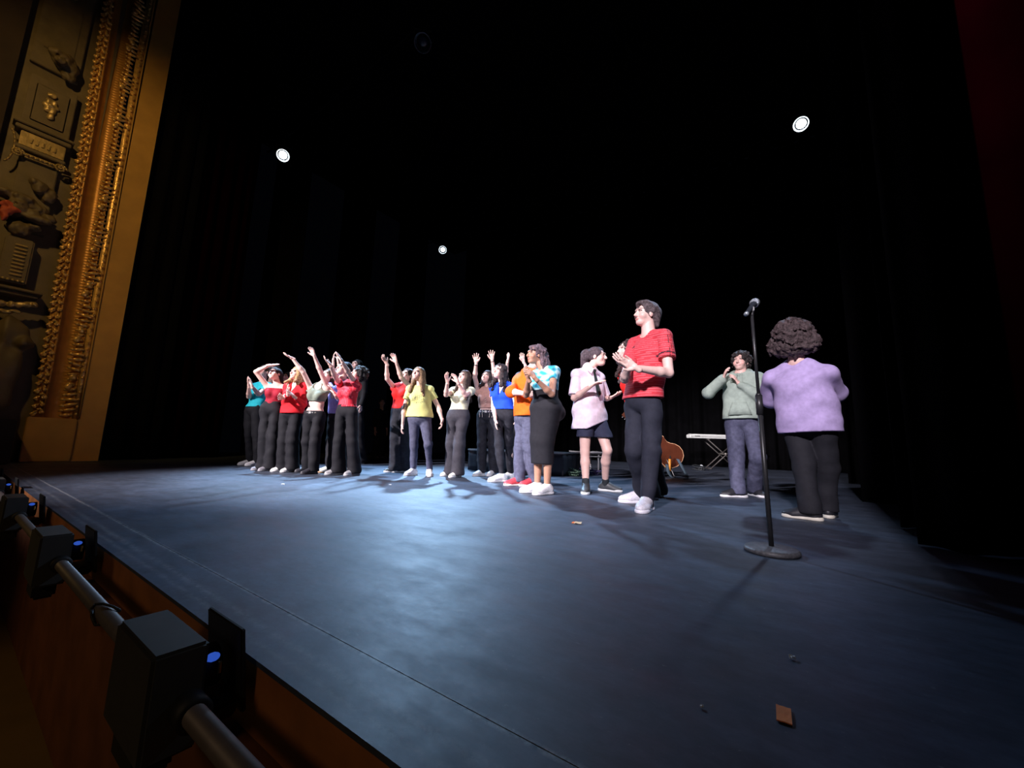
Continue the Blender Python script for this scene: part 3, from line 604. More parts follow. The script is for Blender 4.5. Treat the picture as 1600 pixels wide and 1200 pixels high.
def person(p):
    fR, fL = p['feet']; gR, gL = gnd(*fR), gnd(*fL); O = (gR+gL)/2
    if 'root' in p: O = gnd(*p['root'])
    D = math.hypot(O[0], O[1]); hy = np.array([O[0]/D, O[1]/D, 0]); hx = np.array([hy[1], -hy[0], 0]); RZ = math.atan2(hx[1], hx[0])
    tl = lambda w: np.array([(w-O)@hx, (w-O)@hy, w[2]])
    C0 = np.array([0, -D, CH]);
    def rl(px, py): r = ray(px, py); return nrm([r@hx, r@hy, r[2]])
    def loc(px, py, d=0.0): r = rl(px, py); t = (d+D)/r[1]; return C0+r*t
    def reach(A, px, py, L, sg):
        if sg not in (-1, 1): return loc(px, py, sg)
        r = rl(px, py); b = r@(C0-A); c = (C0-A)@(C0-A)-L*L; disc = b*b-c
        if disc < 0:
            q = C0-r*b; v = q-A; return A+v*min(1, 1.12*L/np.linalg.norm(v))
        return C0+r*(-b+sg*math.sqrt(disc))
    ha = loc(p['head'][0], p['head'][1], p.get('hd', 0)); S = p.get('S') or float(np.clip((ha[2]+.115)/1.70, .90, 1.10)); S0 = S
    fem = p.get('fem', True); res = p.get('res', .012); yaw = rad(p['yaw']); s = np.array([math.cos(yaw), math.sin(yaw), 0]); fv = np.array([math.sin(yaw), -math.cos(yaw), 0])
    Ch = loc(*p['chest'], p.get('cd', 0)); Hp = loc(*p['hip'], p.get('pd', 0)); shw = (.155 if fem else .185)*S*p.get('shw', 1); hw = .088*S
    ss = s.copy()
    if 'shtilt' in p: ss = nrm(s+np.array([0, 0, p['shtilt']]))
    shR, shL = Ch-ss*shw, Ch+ss*shw; hpR, hpL = Hp-s*hw, Hp+s*hw; wd = p.get('w', 1.0)
    fa = p.get('toe', (p['yaw'], p['yaw'])); tR = np.array([math.sin(rad(fa[0])), -math.cos(rad(fa[0])), 0]); tL = np.array([math.sin(rad(fa[1])), -math.cos(rad(fa[1])), 0])
    FR, FL = tl(gR), tl(gL); FR[2] = FL[2] = 0; anR = FR-tR*.055*S+np.array([0, 0, .085*S]); anL = FL-tL*.055*S+np.array([0, 0, .085*S])
    kn = p.get('knees'); mid = lambda a, b: a*.5+b*.5+fv*.025
    knR, knL = (mid(hpR, anR), mid(hpL, anL)) if not kn else (reach(hpR, *kn[0], np.linalg.norm(hpR-anR)*.52, -1), reach(hpL, *kn[1], np.linalg.norm(hpL-anL)*.52, -1))
    root = empty('person', (O[0], O[1], 0), RZ, p['label'], 'person')
    skin = np.array(SKINS[p.get('skin', 'fair')]); sk = uni(skin)
    UL, FLn = .275*S*p.get('arm', 1), .25*S*p.get('arm', 1); arms = {}
    for side, sh in (('R', shR), ('L', shL)):
        A = p.get('arm'+side)
        if A is None: A = None; el = sh+np.array([0, 0, -UL])-s*.03*(1 if side == 'R' else -1); wr = el+np.array([0, 0, -FLn])+fv*.06; tp = wr+np.array([0, 0, -.1]); pn = s*(1 if side == 'R' else -1)
        else:
            el = reach(sh, A[0], A[1], UL, A[2]); wr = reach(el, A[3], A[4], FLn, A[5]); tp = loc(A[6], A[7], wr[1]+A[8]); pn = np.array(A[9], float)
        arms[side] = (sh, el, wr, tp-wr, pn)
    nb = Ch+np.array([0, 0, p.get('nbz', .062)*S]); Rh = eul(rad(p.get('hyaw', p['yaw'])), rad(p.get('hpitch', 5)), rad(p.get('hroll', 0))); HS = S*p.get('hs', 1.0)
    hp_ = lambda x, y, z: ha+Rh @ (np.array([x, y, z])*HS)
    neckr = (.048 if fem else .056)*S
    # --- body volumes shared by skin and clothes
    WW = (.162, .120, .145, .095, .080, .092) if fem else (.155, .140, .165, .100, .095, .112)
    WW = [x*S*wd for x in WW]
    u = nrm(Ch-Hp); Ls = float(np.linalg.norm(Ch-Hp))
    def torso(f, o, bust=True):
        f.ell(Hp+u*.02*S, (WW[0]+o, WW[3]*1.08+o, .115*S+o), np.stack([s, -fv, np.array([0, 0, 1.])], 1), k=.03)
        f.econe(Hp+u*.04*S, Hp+u*Ls*.42, (WW[0]*.92+o, WW[3]+o), (WW[1]+o, WW[4]+o), s, k=.04)
        f.econe(Hp+u*Ls*.42, Hp+u*Ls*.80, (WW[1]+o, WW[4]+o), (WW[2]+o, WW[5]+o), ss, k=.04)
        f.cone(shR, shL, .052*S+o, k=.05); f.cone(nb-[0, 0, .01], shR, .040*S+o, .042*S+o, k=.04); f.cone(nb-[0, 0, .01], shL, .040*S+o, .042*S+o, k=.04)
        if fem and bust:
            for q in (-1, 1): f.ell(Hp+u*Ls*.70+ss*q*.065*S+fv*(WW[5]*.75), (.062*S+o, .062*S+o, .062*S+o), k=.04)
        if fem:
            for q in (-1, 1): f.ell(Hp+s*q*.07*S-fv*WW[3]*.55*p.get('butt', 1)-[0, 0, .03], (.085*S+o,)*3, k=.04)
    lo = np.min([hpR, hpL, knR, knL, anR, anL, ha, Ch]+[x for a in arms.values() for x in a[:3]], 0)-.17; hi = np.max([hpR, hpL, knR, knL, anR, anL, Ch, ha]+[x for a in arms.values() for x in a[:3]], 0)+.17
    lo[2] = -.0
    f = Field(lo, hi, res); torso(f, -.007); LG_ = 1.0 if p.get('bot', {}).get('st') in ('shorts', 'skirt') else .84
    f.cone(nb-[0, 0, .02], ha+Rh @ np.array([0, .02, -.05])*HS, neckr*1.1, neckr, k=.03)
    for sd in 'RL':
        sh, el, wr, dv, pn = arms[sd]; fm_ = .9 if fem else 1.0
        f.cone(sh, el, .050*S*fm_, .039*S*fm_, k=.03); m_ = el*.72+wr*.28; f.cone(el, m_, .038*S*fm_, .041*S*fm_, k=.015); f.cone(m_, wr, .040*S*fm_, .025*S*fm_, k=.02)
    for hpx, knx, anx, tx in ((hpR, knR, anR, tR), (hpL, knL, anL, tL)):
        f.cone(hpx, knx, .082*S*wd*LG_, .054*S*LG_, k=.02); c_ = knx*.68+anx*.32-tx*.012; f.cone(knx, c_, .050*S*LG_, .054*S*LG_, k=.02); f.cone(c_, anx, .052*S*LG_, .033*S, k=.02); f.cone(anx, anx+tx*.12*S-[0, 0, .045*S], .032*S, .025*S, k=.015)
    pieces = [(f, sk)]
    for sd in 'RL':
        sh, el, wr, dv, pn = arms[sd]
        if dv is not None: pieces.append((hand_field(wr, dv, pn, sd == 'R', S*.98, p.get('curl', .25), min(res*.5, .006), p.get('spread', .14)), sk))
    # head with face
    hr = min(res*.5, .0055); f = Field(ha-.17*HS, ha+.17*HS, hr)
    E = lambda c, r, k=.012, m='u': f.ell(hp_(*c), tuple(x*HS for x in r), Rh, k*HS, m)
    E((0, .018, .032), (.073, .092, .082)); E((0, -.020, -.030), (.058, .068, .078), .03); E((0, -.058, -.088), (.026, .026, .020), .03)
    for q in (-1, 1):
        E((q*.040, -.055, -.030), (.024, .026, .026), .02); E((q*.030, -.093, .014), (.015, .012, .011), .01, 's'); E((q*.030, -.077, .013), (.013, .012, .011), .002)
        E((q*.075, .008, -.008), (.010, .020, .031), .008)
    E((0, -.085, .034), (.045, .012, .010), .015)
    f.cone(hp_(0, -.086, .012), hp_(0, -.108, -.026), .007*HS, .0115*HS, k=.010*HS); E((0, -.094, -.031), (.017, .012, .008), .008)
    E((0, -.084, -.057), (.024, .012, .0075), .006); E((0, -.083, -.066), (.020, .012, .008), .005)
    if p.get('smile', True): E((0, -.096, -.0605), (.019, .010, .0055), .003, 's')
    f.cone(hp_(0, .02, -.04), nb*.6+(ha+Rh @ np.array([0, .02, -.05])*HS)*.4, neckr*.98, neckr*.98, k=.02)
    hc = np.array(p.get('hair', (.03, .018, .012)))
    def hcol(v):
        q = ((v-ha) @ Rh)/HS; c = np.tile(skin, (len(v), 1)); x, y, z = np.abs(q[:, 0]), q[:, 1], q[:, 2]; fr = y < -.05
        c[(x > .030) & (x < .058) & (z < -.005) & (z > -.05) & fr] *= np.array([1.06, .86, .86])
        lip = fr & ((x/.026)**2+((z+.061)/.0125)**2 < 1); c[lip] = skin*np.array([.80, .48, .48])
        if p.get('smile', True): c[fr & ((x/.020)**2+((z+.0605)/.0052)**2 < 1)] = (.75, .68, .64)
        eye = fr & (((x-.030)/.0145)**2+((z-.013)/.0055)**2 < 1); c[eye] = (.20, .13, .11); c[fr & (((x-.030)/.016)**2+((z-.020)/.004)**2 < 1)] = (.05, .03, .025)
        br = fr & (((x-.031)/.019)**2+((z-.036)/.0055)**2 < 1); c[br] = skin*.25+hc*.5; return c
    pieces.append((f, hcol)); sdf_obj('body', pieces, SKINM, root)
    # --- hair
    hst = p.get('hst', 'short'); hm_ = mat('hair', tuple(hc), .6, var=.6, scale=45, bump=1.0, bscale=110, spec=.3)
    big = {'curly': .030, 'bigcurly': .075}.get(hst, .012)
    hl = p.get('hlen', .0); R_ = .20+big+hl*0; lo_ = ha-np.array([R_, R_, R_])*HS; hi_ = ha+np.array([R_, R_, R_])*HS; lo_[2] -= hl; hres = min(res*.75, .009)
    f = Field(lo_, hi_, hres); g_ = big
    f.ell(hp_(0, .024+g_*.3, .036+g_*.25), tuple(x*HS for x in (.080+g_, .098+g_*.9, .086+g_*.8)), Rh, .02)
    if hst in ('short', 'curly'): f.ell(hp_(0, .065, -.03), tuple(x*HS for x in (.066+g_*.8, .055+g_*.6, .06)), Rh, .03)
    if hst == 'bigcurly':
        for q in (-1, -.5, 0, .5, 1): f.ell(hp_(q*.115, .05+.05*(1-abs(q)), -.035-.03*(1-abs(q))), tuple(x*HS for x in (.090, .085, .085)), Rh, .03)
    if hst == 'swept': f.ell(hp_(0, .085, -.02), (.072, .055, .085), Rh, .04); f.ell(hp_(.0, -.045, .100), (.062, .05, .030), Rh, .03); f.cone(hp_(.045, .07, -.02), hp_(.04, .10, -.09), .03, .014, k=.02); f.cone(hp_(-.045, .07, -.02), hp_(-.04, .10, -.09), .03, .014, k=.02); f.cone(hp_(-.0, .10, -.05), hp_(0, .125, -.085), .03, .012, k=.03)
    # carve the face out of the hair shell
    f.ell(hp_(0, -.088, -.026+p.get('hline', 0)), tuple(x*HS for x in (.064, .088, .100)), Rh, .008, 's')
    if hst in ('long', 'wavy'):
        for a in p.get('locks', (-115, -85, -55, -28, 0, 28, 55, 85, 115)):
            an = rad(a); b0 = hp_(.072*math.sin(an), .022+.085*math.cos(an), .02); L = hl*(1 if abs(a) < 100 else .85)
            b1 = np.array([Ch[0], Ch[1], ha[2]])*.35+b0*.65+np.array([0, 0, -.13*S]); b1 += (Rh @ np.array([math.sin(an)*.03, math.cos(an)*.03, 0]))
            if abs(a) > 80: b1 += fv*.035*p.get('fl', 1)
            b2 = b1+np.array([0, 0, -max(L-.13, .02)])+(Rh @ np.array([math.sin(an)*.045, 0, 0])); 
            if abs(a) > 80: b2 += fv*.075*p.get('fl', 1)
            else: b2 += -fv*.05
            f.cone(b0, b1, .030*HS, .034*HS, k=.02); f.cone(b1, b2, .033*HS, .020*HS, k=.02)
    if hst == 'pony' or 'tail' in p:
        pts = [hp_(*q[:3]) for q in p['tail']]
        for i in range(len(pts)-1): f.cone(pts[i], pts[i+1], p['tail'][i][3], p['tail'][i+1][3], k=.02)
    if hst in ('curly', 'bigcurly', 'wavy'): f.wrinkle(.007 if hst == 'curly' else .009, 75 if hst != 'wavy' else 50, 4); f.wrinkle(.006, 130, 9)
    else: f.wrinkle(.003, 90, 5, (1, 1, .35))
    sdf_obj('hair', [f], hm_, root)
    # --- top
    def zof(py, px=None): return loc(p['hip'][0] if px is None else px, py)[2]
    T = p['top']; o = T.get('o', .014); hem = zof(T['hem']); loose = T.get('loose', 0)
    f = Field(np.array([lo[0], lo[1], min(hem, Ch[2])-.03]), np.array([hi[0], hi[1], hi[2]]), res*.85); torso(f, o)
    if loose:
        c1 = Hp+u*Ls*.75; c2 = np.array([Hp[0], Hp[1], hem-T.get('ext', .03)]); f.econe(c1, c2, (WW[2]+o+loose*.3, WW[5]+o+loose*.5), (WW[0]+o+loose, WW[3]+o+loose*.9), s, k=.04)
    sl = T.get('sleeve', .5); so = T.get('so', .016)
    for sd in 'RL':
        sh, el, wr, dv, pn = arms[sd]; fm_ = .9 if fem else 1.
        if sl <= 0: 
            if sl < 0: f.ell(sh+(el-sh)*.12, (.075*S,)*3, k=.02, mode='s')
            continue
        e = sh+(el-sh)*min(sl, 1); a_ = .050*S*fm_+so*.55; b_ = (.050-.011*min(sl, 1))*S*fm_+so*(1.35 if sl < 1 else 1)
        if sl < 1:
            ff = Field(np.minimum(sh, e)-.14, np.maximum(sh, e)+.14, res*.85); ff.cone(sh, e+(el-sh)*.3, a_, b_, k=0); ff.plane(e, el-sh)
            p.setdefault('_sl', []).append(ff)
            continue
        f.cone(sh, el, a_, .041*S*fm_+so, k=.03); q = el+(wr-el)*(sl-1); f.cone(el, q, .042*S*fm_+so, (.040-.013*(sl-1))*S*fm_+so*.8, k=.02)
        if T.get('cuff'): f.cone(q, el+(wr-el)*max(0, sl-1.12), .032*S+so*1.2, k=.008)
    if sl <= 0 or sl >= 1: pass
    nk = T.get('neck', 'crew'); nr = neckr+.012
    if T.get('collar') != 'hood':
        f.cone(nb-[0, 0, .03] if nk != 'crew' else nb-[0, 0, .004], ha, nr*1.08, nr*.9, k=.006, mode='s')
        if nk == 'v': 
            for q in np.linspace(0, 1, 6): f.ell(nb+fv*(.055+.06*q)*S-[0, 0, .02+.13*q], tuple(x*S for x in (.050*(1-q*.75), .09, .04)), np.stack([s, -fv, np.array([0, 0, 1.])], 1), k=.01, mode='s')
        if nk == 'scoop': f.ell(nb+fv*.085*S-[0, 0, .020], (.075*S, .085*S, .07*S), np.stack([s, -fv, np.array([0, 0, 1.])], 1), k=.01, mode='s')
        if nk == 'cami': f.plane(Ch-[0, 0, .015], [0, 0, 1])
    if T.get('collar') == 'hood':
        hb = nb-fv*.055+[0, 0, .0]; f.ell(hb, (.12*S, .075*S, .06*S), np.stack([s, -fv, np.array([0, 0, 1.])], 1), k=.03)
        for q in (-1, 1): f.cone(hb+s*q*.09, nb+fv*.05+s*q*.02-[0, 0, .03], .034, .028, k=.03)
        f.cone(nb-[0, 0, .0], ha, nr*1.02, nr, k=.01, mode='s')
    if T.get('collar') == 'band': f.cone(nb-[0, 0, .012], nb+[0, 0, .012], nr+.014, nr+.010, k=.01); f.cone(nb-[0, 0, .05], ha, nr, nr*.95, k=.004, mode='s')
    f.wrinkle(T.get('wr', .0045), T.get('wf', 16), p['feet'][0][0] % 17, T.get('ws', (1, 1, .6)))
    f.wrinkle(T.get('wr', .0045)*.55, 34, 5, (.7, .7, 1.2))
    tilt_ = T.get('hemtilt', (0, 0)); f.plane(np.array([Hp[0], Hp[1], hem]), (tilt_[0], tilt_[1], -1))
    tc = T.get('col'); cf = T.get('cf'); 
    if cf: ctx = dict(Hp=Hp, Ch=Ch, s=s, fv=fv, u=u, arms=arms, shL=shL, shR=shR, nb=nb, S=S, hem=hem); colf = lambda v: cf(v, ctx)
    else: colf = None
    tm = CLOTHM if cf else cloth('cloth_%s' % T['nm'], tc, T.get('rough', .8)); pcs = [f]+p.get('_sl', [])
    sdf_obj(T.get('kind', 'shirt'), [(x, colf) for x in pcs] if cf else pcs, tm, root)
    # --- trousers / skirt / shorts
    B = p.get('bot', {}); st = B.get('st', 'wide'); wz = zof(B['waist']) if 'waist' in B else hem+.05
    rt, rk, ra = {'wide': (.100, .092, .105), 'straight': (.094, .076, .072), 'slim': (.090, .064, .046), 'taper': (.096, .076, .056), 'loose': (.100, .086, .082), 'shorts': (.105, .098, .09), 'skirt': (.1, .1, .1)}[st]
    ws = S*(.5+.5*wd); f = Field(np.array([lo[0], lo[1], 0]), np.array([hi[0], hi[1], wz+.06]), res); ob = B.get('o', .012)
    torso(f, ob)
    if st == 'skirt':
        kc = (knR+knL)/2; ac = (anR+anL)/2; f.econe(Hp, kc+[0, 0, .08], (WW[0]+ob+.012, WW[3]+ob+.035), (.135*ws, .115*ws), s, k=.03); f.econe(kc+[0, 0, .08], ac, (.135*ws, .115*ws), (.132*ws, .105*ws), s, k=.03)
        f.wrinkle(.003, 14, 3); f.plane((0, 0, zof(B['hemy'])), (0, 0, -1))
    else:
        for hpx, knx, anx, tx in ((hpR, knR, anR, tR), (hpL, knL, anL, tL)):
            if st == 'shorts': f.cone(hpx-[0, 0, .02], knx, rt*ws, rk*ws, k=.012)
            else:
                f.cone(hpx-[0, 0, .02], knx, rt*ws, rk*ws, k=.012); f.cone(knx, anx-[0, 0, .02 if st != 'slim' else -.02], rk*ws, ra*ws, k=.02)
                if st == 'wide': f.cone(anx-[0, 0, .01], anx-[0, 0, .04]+tx*.05, ra*ws*.95, ra*ws*.8, k=.02)
        f.wrinkle(.007, 17, p['feet'][0][0] % 13, (1, 1, .9)); f.wrinkle(.003, 38, 3, (.6, .6, 1.3)); 
        z0 = zof(B['hemy']) if 'hemy' in B else {'wide': .028, 'loose': .04, 'straight': .05, 'slim': .09}.get(st, .03); f.plane((0, 0, z0), (0, 0, -1))
    f.plane((0, 0, wz), (0, 0, 1))
    sdf_obj({'skirt': 'skirt', 'shorts': 'shorts'}.get(st, 'trousers'), [f], B.get('m', BLACKP), root)
    if B.get('belt'):
        f = Field(np.array([Hp[0]-.3, Hp[1]-.3, wz-.09]), np.array([Hp[0]+.3, Hp[1]+.3, wz+.03]), .008)
        f.econe(Hp+u*.03*S, Hp+u*Ls*.45, (WW[0]*.94+ob+.008, WW[3]+ob+.008), (WW[1]+ob+.012, WW[4]+ob+.012), s, k=.0); f.plane((0, 0, wz-.012), (0, 0, 1)); f.plane((0, 0, wz-.052), (0, 0, -1))
        bl = sdf_obj('belt', [f], M('black_leather', (.012, .012, .012), .4), root)
        cx = np.array([Hp[0], Hp[1], wz-.032])+(u-[0, 0, u[2]])*(wz-Hp[2]); rr_ = WW[3]+ob+.010
        for a in (range(-3, 4) if B['belt'] == 'studs' else (0,)):
            an = yaw*0+a*.28; q = cx+fv*math.cos(an)*rr_*(1.02)+s*math.sin(an)*(WW[1]+.04); MB().box(q, (.024, .012, .020) if a else (.045, .014, .034), rot=Matrix.Rotation(yaw+an, 3, 'Z'), bev=.003).build('buckle' if a == 0 else 'stud', M('polished_metal', (.85, .85, .85), .25, .8), bl)
    # --- shoes and socks
    shc = p.get('shoe', (.72, .72, .74)); soc = p.get('sole', (.75, .75, .77)); big_ = p.get('shoesize', 1.0)*S; sr = min(res*.7, .008)
    for nm_, G, tx, an in (('R', FR, tR, anR), ('L', FL, tL, anL)):
        if p.get('oneshoe') == nm_: continue
        sx = np.array([-tx[1], tx[0], 0]); A = np.stack([tx, sx, np.array([0, 0, 1.])], 1); f = Field(G-[.19, .19, .02], G+[.19, .19, .18], sr)
        f.ell(G-tx*.085*big_+[0, 0, .045*big_], tuple(x*big_ for x in (.048, .038, .045)), A, .02); f.ell(G+tx*.075*big_+[0, 0, .030*big_], tuple(x*big_ for x in (.065, .043, .034)), A, .03)
        f.econe(G-tx*.07*big_+[0, 0, .045*big_], G+tx*.05*big_+[0, 0, .035*big_], (.037*big_, .045*big_), (.042*big_, .034*big_), sx, k=.03)
        f.cone(an+[0, 0, .005], G+tx*.02*big_+[0, 0, .05*big_], .040*big_, .034*big_, k=.03); f.plane(G+[0, 0, .105*big_], (0, 0, 1)); f.plane(G+[0, 0, .012], (0, 0, -1))
        shn = sdf_obj('shoe', [f], M('shoe_%.2f_%.2f_%.2f' % shc, shc, .5, var=.15, scale=60), root)
        f = Field(G-[.19, .19, .025], G+[.19, .19, .08], sr*.85)
        for (o_, r1, r2) in ((-.085, .054, .043), (0, .07, .040), (.075, .068, .048)): f.ell(G+tx*o_*big_+[0, 0, .014], (r1*big_, r2*big_, .040), A, .03)
        f.plane(G+[0, 0, .030*big_], (0, 0, 1)); f.plane(G+[0, 0, .001], (0, 0, -1)); sdf_obj('sole', [f], M('sole_%.2f_%.2f_%.2f' % soc, soc, .5, var=.06), shn)
        if p.get('laces'):
            for q in range(4):
                c_ = G+tx*(.055-.022*q)*big_+np.array([0, 0, (.063+.009*q)*big_]); MB().cyl(c_-sx*.025*big_-[0, 0, .004], c_+sx*.025*big_+tx*.008, .0038, n=6).build('lace', M('lace_white', (.8, .8, .8), .6), shn)
        if p.get('stripes_shoe'):
            for q in range(3):
                for sgn in (-1, 1): c_ = G+tx*(.02-.025*q)+np.array([0, 0, .048]); MB().box(c_+sx*sgn*.040, (.011, .006, .045), rot=Matrix.Rotation(math.atan2(tx[1], tx[0]), 3, 'Z') @ Matrix.Rotation(.35, 3, 'Y')).build('shoe_stripe', M('stripe_white', (.8, .8, .8), .6), shn)
        if p.get('sock'):
            f = Field(an-[.08, .08, .06], an+[.08, .08, .12], .007); f.cone(an-[0, 0, .03], an+(((knR if nm_ == 'R' else knL)-an)*.14), .041*S, .042*S, k=0); sdf_obj('sock', [f], M('sock_black', p['sock'], .8), root)
    return dict(root=root, loc=loc, ha=ha, Rh=Rh, HS=HS, hp=hp_, Ch=Ch, Hp=Hp, nb=nb, fv=fv, s=s, arms=arms, S=S, u=u, WW=WW, hem=hem, wz=wz, O=O)
V_ = lambda *a: a
CAMD = (0, -1, .1)
LF, RGT, UPV = (-1, 0, 0), (1, 0, 0), (0, 0, 1)
# --- left group
P = []
P.append(dict(label='person clapping at the far left end in a turquoise T-shirt and black trousers', feet=((386, 727), (397, 728)), yaw=-50, head=(413, 581), hyaw=-50, hpitch=12, chest=(409, 604), hip=(397, 642), skin='fair', hst='short', hair=(.05, .03, .02),
  top=dict(nm='turquoise', col=(.02, .50, .60), hem=636, sleeve=.55), bot=dict(st='straight'), armR=(389, 620, -1, 389, 603, -1, 386, 590, -.02, RGT), armL=(404, 616, -1, 394, 604, -1, 391, 590, 0, LF), toe=(-75, -70)))
P.append(dict(label='person in a cream sleeveless top with one arm hanging, half hidden behind the burgundy top', feet=((405, 726), (418, 726)), yaw=-30, head=(427, 580), hyaw=-30, hpitch=10, chest=(421, 606), hip=(415, 643), cd=.12, pd=.1, hd=.15, skin='pale', hst='short', hair=(.05, .035, .03),
  top=dict(nm='cream', col=(.72, .66, .58), hem=640, sleeve=.2), armR=(405, 624, -1, 403, 636, -1, 402, 648, -.02, RGT), shoe=(.25, .25, .28), toe=(-70, -60)))
P.append(dict(label='woman in burgundy camisole shading her brow, pink scrunchie in her dark hair', feet=((407, 735), (417, 736)), yaw=-25, head=(429, 585), hyaw=-38, hpitch=18, hroll=-14, chest=(434, 606), hip=(425, 641), skin='fair', hst='long', hlen=.30, locks=(-40, -15, 10, 35, 60), hair=(.02, .012, .015),
  top=dict(nm='burgundy', col=(.30, .012, .03), hem=632, sleeve=-1, neck='cami', o=.010, kind='camisole'), armR=(397, 577, -1, 420, 571, -1, 433, 569, -.03, (0, .3, -1)), armL=(448, 618, -1, 442, 622, -1, 437, 621, -.1, LF), shoe=(.22, .22, .25), sole=(.3, .3, .33), toe=(-75, -60), curl=.15, key='burg'))
P.append(dict(label='person in pale blue mostly hidden between the burgundy camisole and red cardigan', feet=((431, 724), (442, 724)), yaw=-35, head=(449, 590), hyaw=-40, chest=(446, 610), hip=(442, 643), S=.95, skin='fair', hst='short', hair=(.02, .015, .012),
  top=dict(nm='pale_blue', col=(.40, .52, .75), hem=636, sleeve=.9), armR=(438, 622, -1, 449, 611, -1, 462, 609, -.02, (0, 0, -1)), armL=(452, 628, -1, 451, 614, -1, 461, 612, 0, UPV), shoe=(.06, .04, .03), sole=(.1, .08, .06)))
P.append(dict(label='blonde woman clapping in a red wrap cardigan and wide black trousers', feet=((437, 737), (451, 738)), yaw=-42, head=(464, 584), hyaw=-55, hpitch=12, chest=(463, 605), hip=(455, 648), skin='fair', hst='long', hlen=.20, hair=(.42, .24, .11),
  top=dict(nm='red_wrap', col=(.62, .015, .025), hem=646, sleeve=1.75, neck='v', loose=.02, wr=.006, kind='cardigan'), armR=(446, 628, -1, 450, 615, -1, 449, 604, -.05, RGT), armL=(474, 631, -1, 460, 620, -1, 452, 613, -.05, LF), shoe=(.8, .8, .8), toe=(-65, -55)))
P.append(dict(label='woman with both arms raised in a sage crop top and studded black belt', feet=((474, 738), (483, 741)), yaw=-38, head=(513, 587), hyaw=-50, hpitch=20, hroll=8, chest=(499, 607), hip=(491, 650), skin='pale', hst='short', hair=(.045, .025, .015),
  top=dict(nm='sage', col=(.20, .235, .19), hem=627, sleeve=-1, o=.013, neck='scoop', kind='crop_top'), bot=dict(st='loose', waist=642, belt='studs'), armR=(474, 582, -1, 457, 560, 1, 443, 553, 0, UPV), armL=(501, 581, -1, 491, 556, -1, 486, 544, -.02, (-.6, -.6, 0)), shoe=(.03, .03, .04), sole=(.03, .03, .04), toe=(-70, -60), tail=[(0, .07, .03, .05), (.02, .13, -.02, .045), (.03, .16, -.08, .02)], arm=1.08))
P.append(dict(label='dark-haired person clapping in a long lavender shirt behind the red ribbed blouse', feet=((509, 739), (541, 737)), yaw=-45, head=(537, 577), hyaw=-60, hpitch=18, chest=(534, 602), hip=(530, 650), skin='fair', hst='short', hair=(.012, .012, .016), fem=False,
  top=dict(nm='lavender', col=(.36, .34, .80), hem=647, sleeve=1.05, loose=.03, kind='shirt'), bot=dict(st='straight'), armR=(523, 627, -1, 519, 613, -1, 513, 603, -.02, RGT), armL=(530, 622, -1, 523, 615, -1, 517, 605, 0, LF), shoe=(.78, .76, .70), sole=(.55, .35, .20), toe=(-75, -60)))
P.append(dict(label='person in a coral red top clapping overhead behind the lavender shirt', feet=((527, 729), (537, 729)), yaw=-50, head=(529, 582), hyaw=-60, hpitch=20, chest=(532, 598), hip=(531, 645), skin='fair', hst='short', hair=(.03, .02, .02), S=.96,
  top=dict(nm='coral', col=(.66, .04, .05), hem=640, sleeve=.4), armR=(520, 583, -1, 521, 562, 1, 523, 545, 0, RGT), armL=(532, 584, -1, 528, 563, 1, 526, 548, 0, LF)))
P.append(dict(label='person in a black top with a dark cap, furthest back in the left group', feet=((550, 725), (561, 725)), yaw=-40, head=(557, 571), hyaw=-45, hpitch=15, chest=(557, 592), hip=(555, 640), skin='pale', hst='short', hair=(.010, .010, .012), fem=False, hline=-.005,
  top=dict(nm='black_top', col=(.012, .012, .015), hem=637, sleeve=1.95)))
def ribbed(v, c):
    t = np.sin(((v-c['Hp'])@c['s'])*2*PI/.028)+.4*np.sin(((v-c['Hp'])@c['fv'])*2*PI/.03); w_ = (t > .75)[:, None]
    return np.where(w_, (.72, .10, .14), (.60, .010, .035))
P.append(dict(label='black curly-haired person in a red pinstriped blouse, arms raised, front of left group', feet=((523, 742), (550, 743)), yaw=-42, head=(560, 585), hyaw=-68, hpitch=18, chest=(546, 604), hip=(543, 645), skin='fair', hst='curly', hair=(.014, .014, .016), smile=False,
  top=dict(nm='ribbed', cf=ribbed, hem=636, sleeve=.55, wr=.005, kind='blouse', loose=.0), bot=dict(st='wide', waist=632), armR=(524, 589, -1, 516, 570, -1, 505, 558, -.02, RGT), armL=(546, 585, -1, 534, 564, -1, 526, 548, -.02, LF), shoe=(.34, .34, .36), sole=(.42, .42, .45), toe=(-65, -45), shoesize=1.12, arm=1.05, key='curly'))
# --- middle
P.append(dict(label='woman in a red top with arms raised, partly behind the yellow T-shirt', feet=((613, 738), (625, 738)), yaw=-35, head=(636, 587), hyaw=-45, hpitch=12, chest=(629, 606), hip=(628, 640), skin='fair', hst='short', hair=(.03, .018, .015), shoe=(.03, .03, .03),
  top=dict(nm='bright_red', col=(.70, .015, .015), hem=639, sleeve=.15), bot=dict(st='wide', m=BDENIM), armR=(605, 592, -1, 604, 568, -1, 597, 556, -.02, (.5, -.6, .3)), armL=(627, 590, -1, 619, 566, -1, 614, 553, -.02, (-.5, -.6, .3)), toe=(-70, -60), arm=1.05))
def yellowtee(v, c):
    q = v-c['Ch']; x = q@c['s']; z = q[:, 2]; n = np.sin(x*95+np.sin(z*160)*2.5)*np.sin(z*210+np.sin(x*60)*3)
    base = np.tile((.74, .74, .27), (len(v), 1)); m = (np.abs(x) < .105) & (z < -.09) & (z > -.23) & (q@c['fv'] > .02) & (n > .45); base[m] = (.16, .17, .09); return base
